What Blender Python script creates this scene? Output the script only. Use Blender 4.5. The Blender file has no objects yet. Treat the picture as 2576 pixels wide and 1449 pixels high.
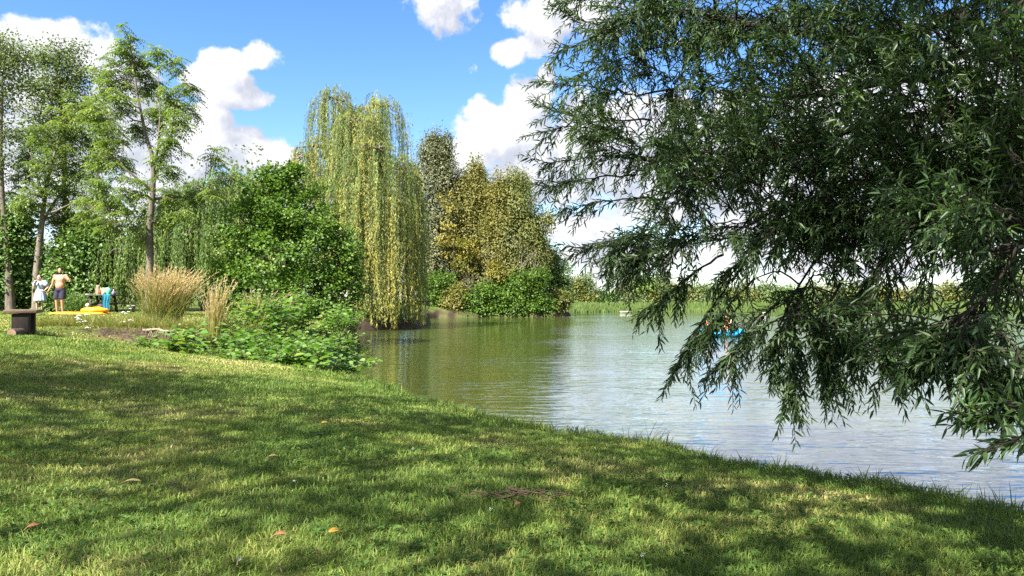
import bpy, math, random
import numpy as np
from mathutils import Vector, Matrix
R = math.radians
scene = bpy.context.scene
COL = scene.collection
rng = np.random.default_rng(7)

# ------------------------------------------------------------------ camera
CAMZ = 1.0
cam = bpy.data.cameras.new('camera')
cam.lens = 26; cam.sensor_width = 36; cam.clip_start = 0.05; cam.clip_end = 6000
camo = bpy.data.objects.new('camera', cam); COL.objects.link(camo)
camo.location = (0, 0, CAMZ); camo.rotation_euler = (R(90.86), 0, 0)
scene.camera = camo

def at(px, py, Y):
    """world point seen at a pixel of the 2576-wide photograph, Y metres away"""
    return np.array([(px-1288)/1860*Y, Y, CAMZ+(752-py)/1860*Y])

# ------------------------------------------------------------------ object helpers
def tag(o, label=None, cat=None, group=None, kind=None):
    if label: o['label'] = label
    if cat: o['category'] = cat
    if group: o['group'] = group
    if kind: o['kind'] = kind
    return o

def empty(name, loc, label, cat, group=None, rz=0):
    o = bpy.data.objects.new(name, None); COL.objects.link(o)
    o.location = [float(v) for v in loc]; o.rotation_euler = (0, 0, rz); o.empty_display_size = .2
    return tag(o, label, cat, group)

class MB:
    """collects faces, builds ONE mesh"""
    def __init__(s): s.V = []; s.F = []; s.n = 0; s.r = []
    def add(s, V, F, rnd=None):
        V = np.asarray(V, float).reshape(-1, 3); F = np.asarray(F, int)
        s.V.append(V); s.F.append(F + s.n); s.n += len(V)
        s.r.append(np.zeros(len(V)) if rnd is None else np.broadcast_to(np.asarray(rnd, float), (len(V),)))
        return s
    def box(s, c, size, rz=0, rnd=None, taper=1.0):
        hx, hy, hz = [v/2 for v in size]
        P = np.array([[x*hx*(taper if z > 0 else 1), y*hy*(taper if z > 0 else 1), z*hz] for z in (-1, 1) for y in (-1, 1) for x in (-1, 1)])
        a = rz; M = np.array([[math.cos(a), -math.sin(a), 0], [math.sin(a), math.cos(a), 0], [0, 0, 1]])
        return s.add(P@M.T+np.array(c), [[0,2,3,1],[4,5,7,6],[0,1,5,4],[2,6,7,3],[0,4,6,2],[1,3,7,5]], rnd)
    def tube(s, path, rad, n=6, rnd=None, cap=True):
        P = np.asarray(path, float); k = len(P)
        rad = np.broadcast_to(np.asarray(rad, float), (k,))
        T = np.gradient(P, axis=0); T /= np.linalg.norm(T, axis=1)[:, None]+1e-9
        ref = np.array([0.0, 0, 1]) if abs(T[0][2]) < .9 else np.array([1.0, 0, 0])
        A = np.cross(T, ref); A /= np.linalg.norm(A, axis=1)[:, None]+1e-9
        B = np.cross(T, A)
        th = np.arange(n)*2*math.pi/n
        V = P[:, None]+rad[:, None, None]*(A[:, None]*np.cos(th)[None, :, None]+B[:, None]*np.sin(th)[None, :, None])
        i = np.arange(k-1)[:, None]*n; j = np.arange(n)[None]; j2 = (j+1) % n
        F = np.stack([i+j, i+j2, i+n+j2, i+n+j], -1).reshape(-1, 4)
        s.add(V, F, rnd)
        if cap:
            c = np.vstack([V[-1], P[-1:]]); s.add(c, [[q, (q+1) % n, n] for q in range(n)], rnd)
            c = np.vstack([V[0], P[:1]]); s.add(c, [[(q+1) % n, q, n] for q in range(n)], rnd)
        return s
    def ell(s, c, r, nu=14, nv=9, rnd=None, f=None):
        u = np.arange(nu)*2*math.pi/nu; v = np.linspace(0, math.pi, nv)
        P = np.stack([np.sin(v)[:, None]*np.cos(u)[None], np.sin(v)[:, None]*np.sin(u)[None], np.repeat(np.cos(v)[:, None], nu, 1)], -1)
        P = P*np.array(r)
        if f is not None: P = f(P)
        P = P+np.array(c)
        i = np.arange(nv-1)[:, None]*nu; j = np.arange(nu)[None]; j2 = (j+1) % nu
        return s.add(P, np.stack([i+j, i+nu+j, i+nu+j2, i+j2], -1).reshape(-1, 4), rnd)
    def lathe(s, c, prof, n=16, rnd=None, sx=1, sy=1):
        th = np.arange(n)*2*math.pi/n; k = len(prof)
        V = np.array([[r*math.cos(t)*sx, r*math.sin(t)*sy, z] for r, z in prof for t in th])+np.array(c)
        i = np.arange(k-1)[:, None]*n; j = np.arange(n)[None]; j2 = (j+1) % n
        return s.add(V, np.stack([i+j, i+j2, i+n+j2, i+n+j], -1).reshape(-1, 4), rnd)
    def mesh(s, name, mat, smooth=False):
        V = np.concatenate(s.V) if s.V else np.zeros((0, 3))
        me = bpy.data.meshes.new(name)
        me.vertices.add(len(V)); me.vertices.foreach_set('co', V.astype(np.float32).ravel())
        li = np.concatenate([f.ravel() for f in s.F]); tot = np.concatenate([np.full(len(f), f.shape[1]) for f in s.F])
        me.loops.add(len(li)); me.loops.foreach_set('vertex_index', li.astype(np.int32))
        me.polygons.add(len(tot)); st = np.concatenate([[0], np.cumsum(tot)[:-1]])
        me.polygons.foreach_set('loop_start', st.astype(np.int32))
        me.update(calc_edges=True)
        a = me.attributes.new('rnd', 'FLOAT', 'POINT'); a.data.foreach_set('value', np.concatenate(s.r).astype(np.float32))
        if smooth: me.polygons.foreach_set('use_smooth', np.ones(len(tot), bool))
        me.materials.append(mat)
        return me
    def build(s, name, mat, parent=None, smooth=False):
        o = bpy.data.objects.new(name, s.mesh(name, mat, smooth)); COL.objects.link(o)
        if parent is not None:
            o.parent = parent
        return o

def local(mb, root):
    """shift collected world-space points into the frame of an unrotated root"""
    L = np.array(root.location)
    mb.V = [v-L for v in mb.V]
    return mb

# ------------------------------------------------------------------ node helpers
def newmat(name):
    m = bpy.data.materials.new(name); m.use_nodes = True
    nt = m.node_tree; nt.nodes.clear()
    return m, nt

def nd(nt, t, **kw):
    n = nt.nodes.new(t)
    for k, v in kw.items():
        if k.startswith('i_'): n.inputs[k[2:].replace('_', ' ')].default_value = v
        else: setattr(n, k, v)
    return n

def ramp(nt, stops, fac=None):
    r = nt.nodes.new('ShaderNodeValToRGB'); e = r.color_ramp.elements
    while len(e) < len(stops): e.new(.5)
    for el, (p, c) in zip(e, stops):
        el.position = p; el.color = (*c, 1)
    if fac is not None: nt.links.new(fac, r.inputs[0])
    return r

def math_(nt, op, a, b=None, c=None):
    n = nt.nodes.new('ShaderNodeMath'); n.operation = op
    for i, v in enumerate((a, b, c)):
        if v is None: continue
        if isinstance(v, (int, float)): n.inputs[i].default_value = v
        else: nt.links.new(v, n.inputs[i])
    return n.outputs[0]

def vmath(nt, op, a, b=None, scale=None):
    n = nt.nodes.new('ShaderNodeVectorMath'); n.operation = op
    for i, v in enumerate((a, b)):
        if v is None: continue
        if isinstance(v, (tuple, list)): n.inputs[i].default_value = v
        else: nt.links.new(v, n.inputs[i])
    if scale is not None: n.inputs['Scale'].default_value = scale
    return n

def leafmat(name, stops, transl=.35, rough=.5, spec=.35, tcol=(1.25, 1.35, .55)):
    m, nt = newmat(name); L = nt.links.new
    at_ = nd(nt, 'ShaderNodeAttribute', attribute_name='rnd')
    r = ramp(nt, [(q, tuple(min(.6, v*1.3) for v in c)) for q, c in stops], at_.outputs['Fac'])
    p = nd(nt, 'ShaderNodeBsdfPrincipled', i_Roughness=rough)
    p.inputs['Specular IOR Level'].default_value = spec
    L(r.outputs[0], p.inputs['Base Color'])
    t = nd(nt, 'ShaderNodeBsdfTranslucent')
    mu = nd(nt, 'ShaderNodeMix', data_type='RGBA', blend_type='MULTIPLY'); mu.inputs[0].default_value = 1
    L(r.outputs[0], mu.inputs[6]); mu.inputs[7].default_value = (*tcol, 1)
    L(mu.outputs[2], t.inputs['Color'])
    mx = nd(nt, 'ShaderNodeMixShader'); mx.inputs[0].default_value = transl
    L(p.outputs[0], mx.inputs[1]); L(t.outputs[0], mx.inputs[2])
    o = nd(nt, 'ShaderNodeOutputMaterial'); L(mx.outputs[0], o.inputs[0])
    return m

def plain(name, col, rough=.6, spec=.4, noise=0.0, nscale=8, bump=0.0, col2=None, metallic=0, stretch=(1, 1, 1)):
    m, nt = newmat(name); L = nt.links.new
    p = nd(nt, 'ShaderNodeBsdfPrincipled', i_Roughness=rough)
    p.inputs['Specular IOR Level'].default_value = spec; p.inputs['Metallic'].default_value = metallic
    tc = nd(nt, 'ShaderNodeTexCoord'); mp = nd(nt, 'ShaderNodeMapping'); mp.inputs['Scale'].default_value = stretch
    L(tc.outputs['Object'], mp.inputs[0])
    n = nd(nt, 'ShaderNodeTexNoise', i_Scale=nscale, i_Detail=5, i_Roughness=.65)
    L(mp.outputs[0], n.inputs['Vector'])
    c2 = col2 if col2 else tuple(c*(1-noise) for c in col)
    r = ramp(nt, [(.32, c2), (.68, col)], n.outputs[0])
    L(r.outputs[0], p.inputs['Base Color'])
    if bump:
        b = nd(nt, 'ShaderNodeBump', i_Strength=bump, i_Distance=.02); L(n.outputs[0], b.inputs['Height']); L(b.outputs[0], p.inputs['Normal'])
    o = nd(nt, 'ShaderNodeOutputMaterial'); L(p.outputs[0], o.inputs[0])
    return m

# ------------------------------------------------------------------ sun and sky
SUN_AZ = math.atan2(-.58, -.81)          # towards the sun: left and a little behind
SUN_EL = R(46)
sd = Vector((math.sin(SUN_AZ)*math.cos(SUN_EL), math.cos(SUN_AZ)*math.cos(SUN_EL), math.sin(SUN_EL)))
sl = bpy.data.lights.new('sun', 'SUN'); sl.energy = 5.0; sl.angle = R(.53); sl.color = (1, .955, .87)
so = bpy.data.objects.new('sun', sl); COL.objects.link(so)
so.rotation_euler = (-sd).to_track_quat('-Z', 'Y').to_euler(); so.location = sd*60

w = bpy.data.worlds.new('World'); scene.world = w; w.use_nodes = True
nt = w.node_tree; nt.nodes.clear(); L = nt.links.new
sky = nd(nt, 'ShaderNodeTexSky', sky_type='NISHITA', sun_disc=False)
sky.sun_elevation = SUN_EL; sky.sun_rotation = SUN_AZ; sky.air_density = 1.0; sky.dust_density = .4; sky.ozone_density = 2.2
tc = nd(nt, 'ShaderNodeTexCoord'); dirv = tc.outputs['Generated']
sep = nd(nt, 'ShaderNodeSeparateXYZ'); L(dirv, sep.inputs[0])
az = math_(nt, 'ARCTAN2', sep.outputs[0], sep.outputs[1])
el = math_(nt, 'ARCSINE', sep.outputs[2])
cmb = nd(nt, 'ShaderNodeCombineXYZ'); L(az, cmb.inputs[0]); L(el, cmb.inputs[1])
# wobble of the cloud outlines
nz = nd(nt, 'ShaderNodeTexNoise', i_Scale=15.0, i_Detail=8, i_Roughness=.6); L(dirv, nz.inputs['Vector'])
nz2 = nd(nt, 'ShaderNodeTexNoise', i_Scale=42.0, i_Detail=7, i_Roughness=.6); L(dirv, nz2.inputs['Vector'])
def azel(px, py):
    a = math.atan((px-1288)/1860); return a, math.atan((752-py)/1860*math.cos(a))
# banks of cumulus, given as (x, y, rx, ry, weight) on the horizon picture and turned into azimuth / elevation
CL = [(1285,335,125,85,1),(1330,255,75,60,1),(1372,195,26,34,1),(1215,340,65,48,1),(1190,395,60,60,1),(1390,390,190,120,1),
      (1520,350,190,120,1),(1320,455,170,70,1),(1700,400,260,160,1),(1980,480,300,170,1),(2320,330,420,220,1),(1470,575,110,35,.9),
      (1560,650,110,45,1),(1445,640,45,26,.9),(1515,690,45,14,.9),(1640,520,120,70,.9),(1800,640,220,50,.8),(2200,620,330,70,.8),
      (130,105,120,60,.9),(200,140,140,70,.9),(60,200,150,100,.9),(270,180,110,55,.9),(160,290,200,110,.9),(310,320,170,130,.9),
      (545,212,85,50,1),(600,240,78,30,1),(505,200,55,38,.9),(560,150,60,34,.55),(655,135,48,34,.6),(520,300,60,50,1),
      (580,370,140,50,1),(640,392,120,44,1),(490,360,120,70,.9),(690,420,90,36,1),(420,380,160,110,.9),(180,480,300,160,.8),(-150,300,260,220,.9),(-420,350,260,180,.9),
      (1110,10,85,62,.5),(1060,-30,80,70,.55),(1350,20,90,50,.62),(1480,40,120,70,.6),(1280,130,52,30,.8),(1375,88,52,40,.8),(1335,115,45,26,.75),(1190,168,20,16,.5)]
g = bpy.data.node_groups.new('cloud_field', 'ShaderNodeTree')
g.interface.new_socket('Vector', in_out='INPUT', socket_type='NodeSocketVector')
g.interface.new_socket('Field', in_out='OUTPUT', socket_type='NodeSocketFloat')
gi = g.nodes.new('NodeGroupInput'); go = g.nodes.new('NodeGroupOutput')
acc = None
for (cx, cy, rx, ry, wt) in CL:
    a, e = azel(cx, cy); k = math.cos(a)**2/1860
    s_ = vmath(g, 'SUBTRACT', gi.outputs[0], (a, e, 0))
    m_ = vmath(g, 'MULTIPLY', s_.outputs[0], (1/(rx*k*1.15), 1/(ry/1860*math.cos(a)*1.15), 0))
    d_ = vmath(g, 'DOT_PRODUCT', m_.outputs[0], m_.outputs[0])
    f_ = math_(g, 'MULTIPLY_ADD', d_.outputs['Value'], -wt, wt)
    if acc is None: acc = f_
    else: acc = math_(g, 'SMOOTH_MAX', acc, f_, .12)
acc = math_(g, 'MAXIMUM', acc, -1.0)
g.links.new(acc, go.inputs[0])
def field(off):
    v = vmath(nt, 'ADD', cmb.outputs[0], off)
    gn = nt.nodes.new('ShaderNodeGroup'); gn.node_tree = g; L(v.outputs[0], gn.inputs[0])
    return gn.outputs[0]
F0 = field((0, 0, 0)); F1 = field((-.030, .035, 0))
# scattered cumulus for the rest of the sky, outside the part the photograph looks at
nb = nd(nt, 'ShaderNodeTexNoise', i_Scale=2.6, i_Detail=4, i_Roughness=.5); L(dirv, nb.inputs['Vector'])
away = math_(nt, 'MAXIMUM', math_(nt, 'ABSOLUTE', az), math_(nt, 'MULTIPLY', el, 1.75))
mask = nd(nt, 'ShaderNodeMapRange', i_From_Min=.72, i_From_Max=.95); L(away, mask.inputs[0])
gen = math_(nt, 'MULTIPLY', math_(nt, 'MULTIPLY_ADD', nb.outputs[0], 5.0, -2.08), mask.outputs[0])
gen = math_(nt, 'ADD', gen, math_(nt, 'MULTIPLY_ADD', mask.outputs[0], 1.0, -1.0))
n1 = math_(nt, 'MULTIPLY_ADD', nz.outputs[0], 2.0, -1.0); n2 = math_(nt, 'MULTIPLY_ADD', nz2.outputs[0], 1.0, -.5)
ns = math_(nt, 'ADD', n1, n2)
dens = math_(nt, 'ADD', math_(nt, 'MAXIMUM', F0, gen), math_(nt, 'MULTIPLY', ns, 1.3))
al = nd(nt, 'ShaderNodeMapRange', interpolation_type='SMOOTHSTEP', i_From_Min=.04, i_From_Max=.50); L(dens, al.inputs[0])
# lighting of the cloud: bright where the bank thins towards the sun, grey below and inside
sh = math_(nt, 'SUBTRACT', F0, F1)
nz3 = nd(nt, 'ShaderNodeTexNoise', i_Scale=15.0, i_Detail=8, i_Roughness=.6); vo = vmath(nt, 'ADD', dirv, (-.012, 0, .016)); L(vo.outputs[0], nz3.inputs['Vector'])
emb = math_(nt, 'SUBTRACT', nz.outputs[0], nz3.outputs[0])
lit = math_(nt, 'MULTIPLY_ADD', sh, .70, .44)
lit = math_(nt, 'ADD', lit, math_(nt, 'MULTIPLY', emb, 3.6))
lit = math_(nt, 'SUBTRACT', lit, math_(nt, 'MULTIPLY', math_(nt, 'MINIMUM', dens, 1.2), .10))
cr = ramp(nt, [(.0, (.58, .60, .68)), (.35, (.75, .76, .82)), (.62, (.90, .90, .93)), (.9, (1.0, .995, .98))], lit)
cs = vmath(nt, 'SCALE', cr.outputs[0], scale=4.75)
# low haze whitens the sky towards the horizon
sat = nd(nt, 'ShaderNodeHueSaturation', i_Saturation=1.27, i_Value=1.10); sat.inputs['Hue'].default_value = .508; L(sky.outputs[0], sat.inputs['Color'])
hz = nd(nt, 'ShaderNodeMapRange', i_From_Min=.0, i_From_Max=.13, i_To_Min=.55, i_To_Max=0.0); L(el, hz.inputs[0])
mh = nd(nt, 'ShaderNodeMix', data_type='RGBA'); L(hz.outputs[0], mh.inputs[0]); L(sat.outputs[0], mh.inputs[6]); mh.inputs[7].default_value = (3.6, 4.2, 5.4, 1)
mc = nd(nt, 'ShaderNodeMix', data_type='RGBA'); L(math_(nt, 'MULTIPLY', al.outputs[0], .96), mc.inputs[0]); L(mh.outputs[2], mc.inputs[6]); L(cs.outputs[0], mc.inputs[7])
bg = nd(nt, 'ShaderNodeBackground', i_Strength=.075); L(mc.outputs[2], bg.inputs[0])
wo = nd(nt, 'ShaderNodeOutputWorld'); L(bg.outputs[0], wo.inputs[0])

vs = scene.view_settings; scene.display_settings.display_device = 'sRGB'
vs.view_transform = 'Standard'; vs.look = 'None'; vs.gamma = 1; vs.exposure = 1.75; vs.use_curve_mapping = False
cy = scene.cycles
cy.max_bounces = 7; cy.diffuse_bounces = 3; cy.glossy_bounces = 3; cy.transmission_bounces = 5; cy.transparent_max_bounces = 8
cy.use_denoising = False; cy.sample_clamp_indirect = 6; cy.caustics_reflective = False; cy.caustics_refractive = False
# ================================================================== terrain
WATER = -.60
SHORE = np.array([(9,-1.6),(6.2,1.1),(4.5,2.75),(3.05,4.2),(2.1,5.25),(1.4,6.1),(.45,6.95),(-.4,8.1),(-1.55,10.0),(-2.7,11.9),
    (-3.7,13.1),(-5.0,13.9),(-5.3,14.6),(-5.0,15.3),(-4.5,16.6),(-4.6,19.5),(-4.9,22.5),(-5.1,24.6),(-5.9,27),(-7.2,31),(-8.2,35.5),(-6.6,39),(-5.2,42),
    (-5.3,48),(-7,57),(-6.6,63.5),(-2,65.4),(1.5,65.6),(3.7,66.4),(5.2,70),(5.0,79),(6.5,87),(11,90),(26,91.5),(45,91),(62,93),(85,92),(130,93),(170,60),(150,-60),(40,-40),(16,-12)], float)

def vnoise(x, y, s, seed=0, oct=3):
    out = 0; amp = 1; tot = 0
    for o in range(oct):
        rg = np.random.default_rng(seed*17+o); T = rg.random((256, 256))
        u = x*s*2**o+1000.3; v = y*s*2**o+1000.7
        i = np.floor(u).astype(int); j = np.floor(v).astype(int); a = u-i; b = v-j
        a = a*a*(3-2*a); b = b*b*(3-2*b)
        q = lambda p, r: T[p % 256, r % 256]
        out = out+amp*((q(i, j)*(1-a)+q(i+1, j)*a)*(1-b)+(q(i, j+1)*(1-a)+q(i+1, j+1)*a)*b); tot += amp; amp *= .5
    return out/tot

def shore_dist(x, y):
    """metres to the lake edge, positive on land"""
    x = np.asarray(x, float); y = np.asarray(y, float)
    best = np.full(x.shape, 1e9); inside = np.zeros(x.shape, bool); n = len(SHORE)
    for k in range(n):
        x0, y0 = SHORE[k]; x1, y1 = SHORE[(k+1) % n]
        dx, dy = x1-x0, y1-y0; t = np.clip(((x-x0)*dx+(y-y0)*dy)/(dx*dx+dy*dy), 0, 1)
        best = np.minimum(best, np.hypot(x-x0-t*dx, y-y0-t*dy))
        if y0 != y1:
            c = ((y0 > y) != (y1 > y)) & (x < (x1-x0)*(y-y0)/(y1-y0)+x0); inside ^= c
    d = np.where(inside, -best, best)
    near = np.clip(1-np.hypot(x, y-8)/30, 0, 1)
    return d+(vnoise(x, y, 1.1, 3)-.5)*.5*near+(vnoise(x, y, .35, 5)-.5)*1.2*(1-near)

def sm(t): t = np.clip(t, 0, 1); return t*t*(3-2*t)

def terrain(x, y):
    d = shore_dist(x, y)
    g = .42*sm((-x-1.6)/7.0)+.05*sm((y-30)/20)
    g = g+(vnoise(x, y, .45, 1)-.5)*.10+(vnoise(x, y, 1.7, 2, 2)-.5)*.035
    ys = 15.75+.55*(vnoise(x, y*0, .8, 9)-.5)+.25*(vnoise(x, y*0, 3.1, 11)-.5)
    ys = ys+.22*(vnoise(x, y, 5.5, 13, 2)-.5)+.30*(vnoise(x, y, 2.2, 15, 2)-.5)
    north = sm((y-ys+.09)/.18)
    basin = .34*np.exp(-(((x+8.0)/1.5)**2+((y-14.7)/1.6)**2))+.16*np.exp(-(((x+6.4)/1.2)**2+((y-14.7)/1.4)**2))
    g = g-basin*(1-north)
    wdt = 3.4*(1-north)+.55*north
    wdt = np.where(y > 26, 2.0, wdt)
    t = np.clip(d/wdt, 0, 1)
    z = -.24+(g+.24)*(1-(1-t)**1.8)
    z = np.where(d < 0, -.24-.75*sm(-d/.42)-.02*np.minimum(-d, 30), z)
    return z, d

def axis(parts):
    out = []
    for a, b, s in parts: out += list(np.arange(a, b-1e-6, s))
    return np.array(out)
def grow(a, s, k, n):
    o = [a]
    for _ in range(n): o.append(o[-1]+s); s *= k
    return np.array(o)
GX = np.concatenate([-grow(30, .8, 1.22, 22)[::-1], axis([(-29.6, -13, .4), (-13, 6, .1), (6, 42, .6)]), grow(42, 1, 1.2, 22)])
GY = np.concatenate([-grow(2, .4, 1.3, 22)[::-1], axis([(-1.8, 0, .2), (0, 19, .1), (19, 36, .3), (36, 100, .8)]), grow(100, 1, 1.22, 24)])
XX, YY = np.meshgrid(GX, GY)
ZZ, DD = terrain(XX, YY)
def interp(A, x, y):
    i = np.clip(np.searchsorted(GX, x)-1, 0, len(GX)-2); j = np.clip(np.searchsorted(GY, y)-1, 0, len(GY)-2)
    a = (x-GX[i])/(GX[i+1]-GX[i]); b = (y-GY[j])/(GY[j+1]-GY[j])
    return (A[j, i]*(1-a)+A[j, i+1]*a)*(1-b)+(A[j+1, i]*(1-a)+A[j+1, i+1]*a)*b
def gz(x, y): return float(interp(ZZ, np.array([x]), np.array([y]))[0])

# soil and turf
m, nt = newmat('lawn_soil'); L = nt.links.new
geo = nd(nt, 'ShaderNodeNewGeometry'); tc = nd(nt, 'ShaderNodeTexCoord')
na = nd(nt, 'ShaderNodeTexNoise', i_Scale=.9, i_Detail=6, i_Roughness=.6); L(tc.outputs['Object'], na.inputs['Vector'])
nf = nd(nt, 'ShaderNodeTexNoise', i_Scale=26.0, i_Detail=7, i_Roughness=.75); L(tc.outputs['Object'], nf.inputs['Vector'])
ra = ramp(nt, [(.36, (.06, .10, .022)), (.55, (.12, .145, .04)), (.68, (.20, .175, .08))], na.outputs[0])
rf = ramp(nt, [(.3, (.35, .35, .3)), (.7, (1.25, 1.25, 1.2))], nf.outputs[0])
mm = nd(nt, 'ShaderNodeMix', data_type='RGBA', blend_type='MULTIPLY'); mm.inputs[0].default_value = 1; L(ra.outputs[0], mm.inputs[6]); L(rf.outputs[0], mm.inputs[7])
sepn = nd(nt, 'ShaderNodeSeparateXYZ'); L(geo.outputs['Normal'], sepn.inputs[0])
sl_ = nd(nt, 'ShaderNodeMapRange', i_From_Min=.93, i_From_Max=.80); L(sepn.outputs[2], sl_.inputs[0])
rd = ramp(nt, [(.36, (.018, .013, .009)), (.50, (.06, .044, .030)), (.64, (.125, .096, .066)), (.78, (.21, .165, .12))], nf.outputs[0])
m2 = nd(nt, 'ShaderNodeMix', data_type='RGBA'); L(sl_.outputs[0], m2.inputs[0]); L(mm.outputs[2], m2.inputs[6]); L(rd.outputs[0], m2.inputs[7])
p = nd(nt, 'ShaderNodeBsdfPrincipled', i_Roughness=.95); p.inputs['Specular IOR Level'].default_value = .1
L(m2.outputs[2], p.inputs['Base Color'])
b = nd(nt, 'ShaderNodeBump', i_Strength=.8, i_Distance=.03); L(nf.outputs[0], b.inputs['Height']); L(b.outputs[0], p.inputs['Normal'])
o = nd(nt, 'ShaderNodeOutputMaterial'); L(p.outputs[0], o.inputs[0])
mb = MB(); nx, ny = len(GX), len(GY)
i = np.arange(ny-1)[:, None]*nx; j = np.arange(nx-1)[None]
mb.add(np.stack([XX, YY, ZZ], -1), np.stack([i+j, i+j+1, i+nx+j+1, i+nx+j], -1).reshape(-1, 4))
gr = mb.build('ground', m, smooth=True); tag(gr, 'grassy ground around the lake with a worn bank', kind='structure')

# lake surface
m, nt = newmat('lake_water'); L = nt.links.new
tc = nd(nt, 'ShaderNodeTexCoord')
def wav(scale, rot, st, det=3, dist=0.0):
    mp = nd(nt, 'ShaderNodeMapping'); mp.inputs['Scale'].default_value = st; mp.inputs['Rotation'].default_value = (0, 0, R(rot)); L(tc.outputs['Object'], mp.inputs[0])
    n = nd(nt, 'ShaderNodeTexNoise', i_Scale=scale, i_Detail=det, i_Roughness=.5, i_Distortion=dist); L(mp.outputs[0], n.inputs['Vector']); return n.outputs[0]
w1 = wav(2.6, 9, (.42, 1.25, 1), 3, .4); w2 = wav(7.0, -7, (.45, 1.2, 1), 2, .3); big = wav(.09, 12, (.6, 1.6, 1), 3)
amp = nd(nt, 'ShaderNodeMapRange', i_From_Min=.36, i_From_Max=.62, i_To_Min=.35, i_To_Max=1.0); L(big, amp.inputs[0])
hgt = math_(nt, 'MULTIPLY', math_(nt, 'MULTIPLY_ADD', w2, .32, w1), amp.outputs[0])
b = nd(nt, 'ShaderNodeBump', i_Strength=1.0, i_Distance=.034); L(hgt, b.inputs['Height'])
df = nd(nt, 'ShaderNodeBsdfDiffuse'); df.inputs[0].default_value = (.062, .082, .016, 1)
gl = nd(nt, 'ShaderNodeBsdfGlossy'); gl.inputs['Roughness'].default_value = .03; gl.inputs[0].default_value = (.88, .93, 1, 1); L(b.outputs[0], gl.inputs['Normal'])
fr = nd(nt, 'ShaderNodeFresnel', i_IOR=1.34); L(b.outputs[0], fr.inputs['Normal'])
fk = nd(nt, 'ShaderNodeMapRange', i_From_Min=.0, i_From_Max=.45, i_To_Min=.08, i_To_Max=.76); L(fr.outputs[0], fk.inputs[0])
mx = nd(nt, 'ShaderNodeMixShader'); L(fk.outputs[0], mx.inputs[0]); L(df.outputs[0], mx.inputs[1]); L(gl.outputs[0], mx.inputs[2])
o = nd(nt, 'ShaderNodeOutputMaterial'); L(mx.outputs[0], o.inputs[0])
mb = MB(); mb.add([(-9.5, -60, WATER), (172, -60, WATER), (172, 96, WATER), (-9.5, 96, WATER)], [[0, 1, 2, 3]])
wt_ = mb.build('lake_water', m); tag(wt_, 'rippled green lake water reflecting trees and clouds', kind='structure')

# ================================================================== leaf builders
def unit(v): return v/(np.linalg.norm(v, axis=-1, keepdims=True)+1e-9)
def leaves(mb, P, D, N, Ln, W, rnd, kind='lance', fold=.18, curl=.12):
    P = np.asarray(P); n = len(P); D = unit(D); S = unit(np.cross(D, N)); N = np.cross(S, D)
    Ln = np.broadcast_to(Ln, (n,))[:, None]; W = np.broadcast_to(W, (n,))[:, None]
    rnd = np.broadcast_to(rnd, (n,))
    if kind == 'diamond':
        V = np.stack([P, P+D*Ln*.5+S*W*.5, P+D*Ln-N*Ln*curl, P+D*Ln*.5-S*W*.5], 1)
        F = np.arange(n)[:, None]*4+np.array([[0, 3, 2, 1]])
        mb.add(V, F, np.repeat(rnd, 4)); return
    a, b_, wa, wb = dict(lance=(.3, .68, .5, .36), round=(.3, .74, .5, .45), ovate=(.28, .66, .5, .36))[kind]
    up = N*W*fold
    V = np.stack([P, P+D*Ln*a+S*W*wa+up, P+D*Ln*b_+S*W*wb+up-N*Ln*curl*.5, P+D*Ln-N*Ln*curl,
                  P+D*Ln*b_-S*W*wb+up-N*Ln*curl*.5, P+D*Ln*a-S*W*wa+up], 1)
    base = np.arange(n)[:, None, None]*6
    F = (base+np.array([[[0, 3, 2, 1], [0, 5, 4, 3]]])).reshape(-1, 4)
    mb.add(V, F, np.repeat(rnd, 6))

def rdir(rg, n):
    return unit(rg.normal(size=(n, 3)))

# ================================================================== grass
def patch(x, y):
    """how dry the turf is, 0 lush .. 1 straw"""
    a = vnoise(x, y, .8, 21, 4); b = vnoise(x, y, 2.7, 23, 3)
    t = (a-.5)*1.7+(b-.5)*1.2+.26
    t = t+.55*np.exp(-(((x-1.75)/.55)**2+((y-4.35)/.28)**2))+.35*np.exp(-(((x+1.9)/1.5)**2+((y-7.6)/.5)**2))+.22*sm((y-9)/4)
    t = t-.30*sm((1.4-shore_dist_i(x, y))/1.4)-.35*np.exp(-(((x-1.2)/.9)**2+((y-2.8)/.5)**2))
    return np.clip(t, 0, 1)
def shore_dist_i(x, y): return interp(DD, x, y)

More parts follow.
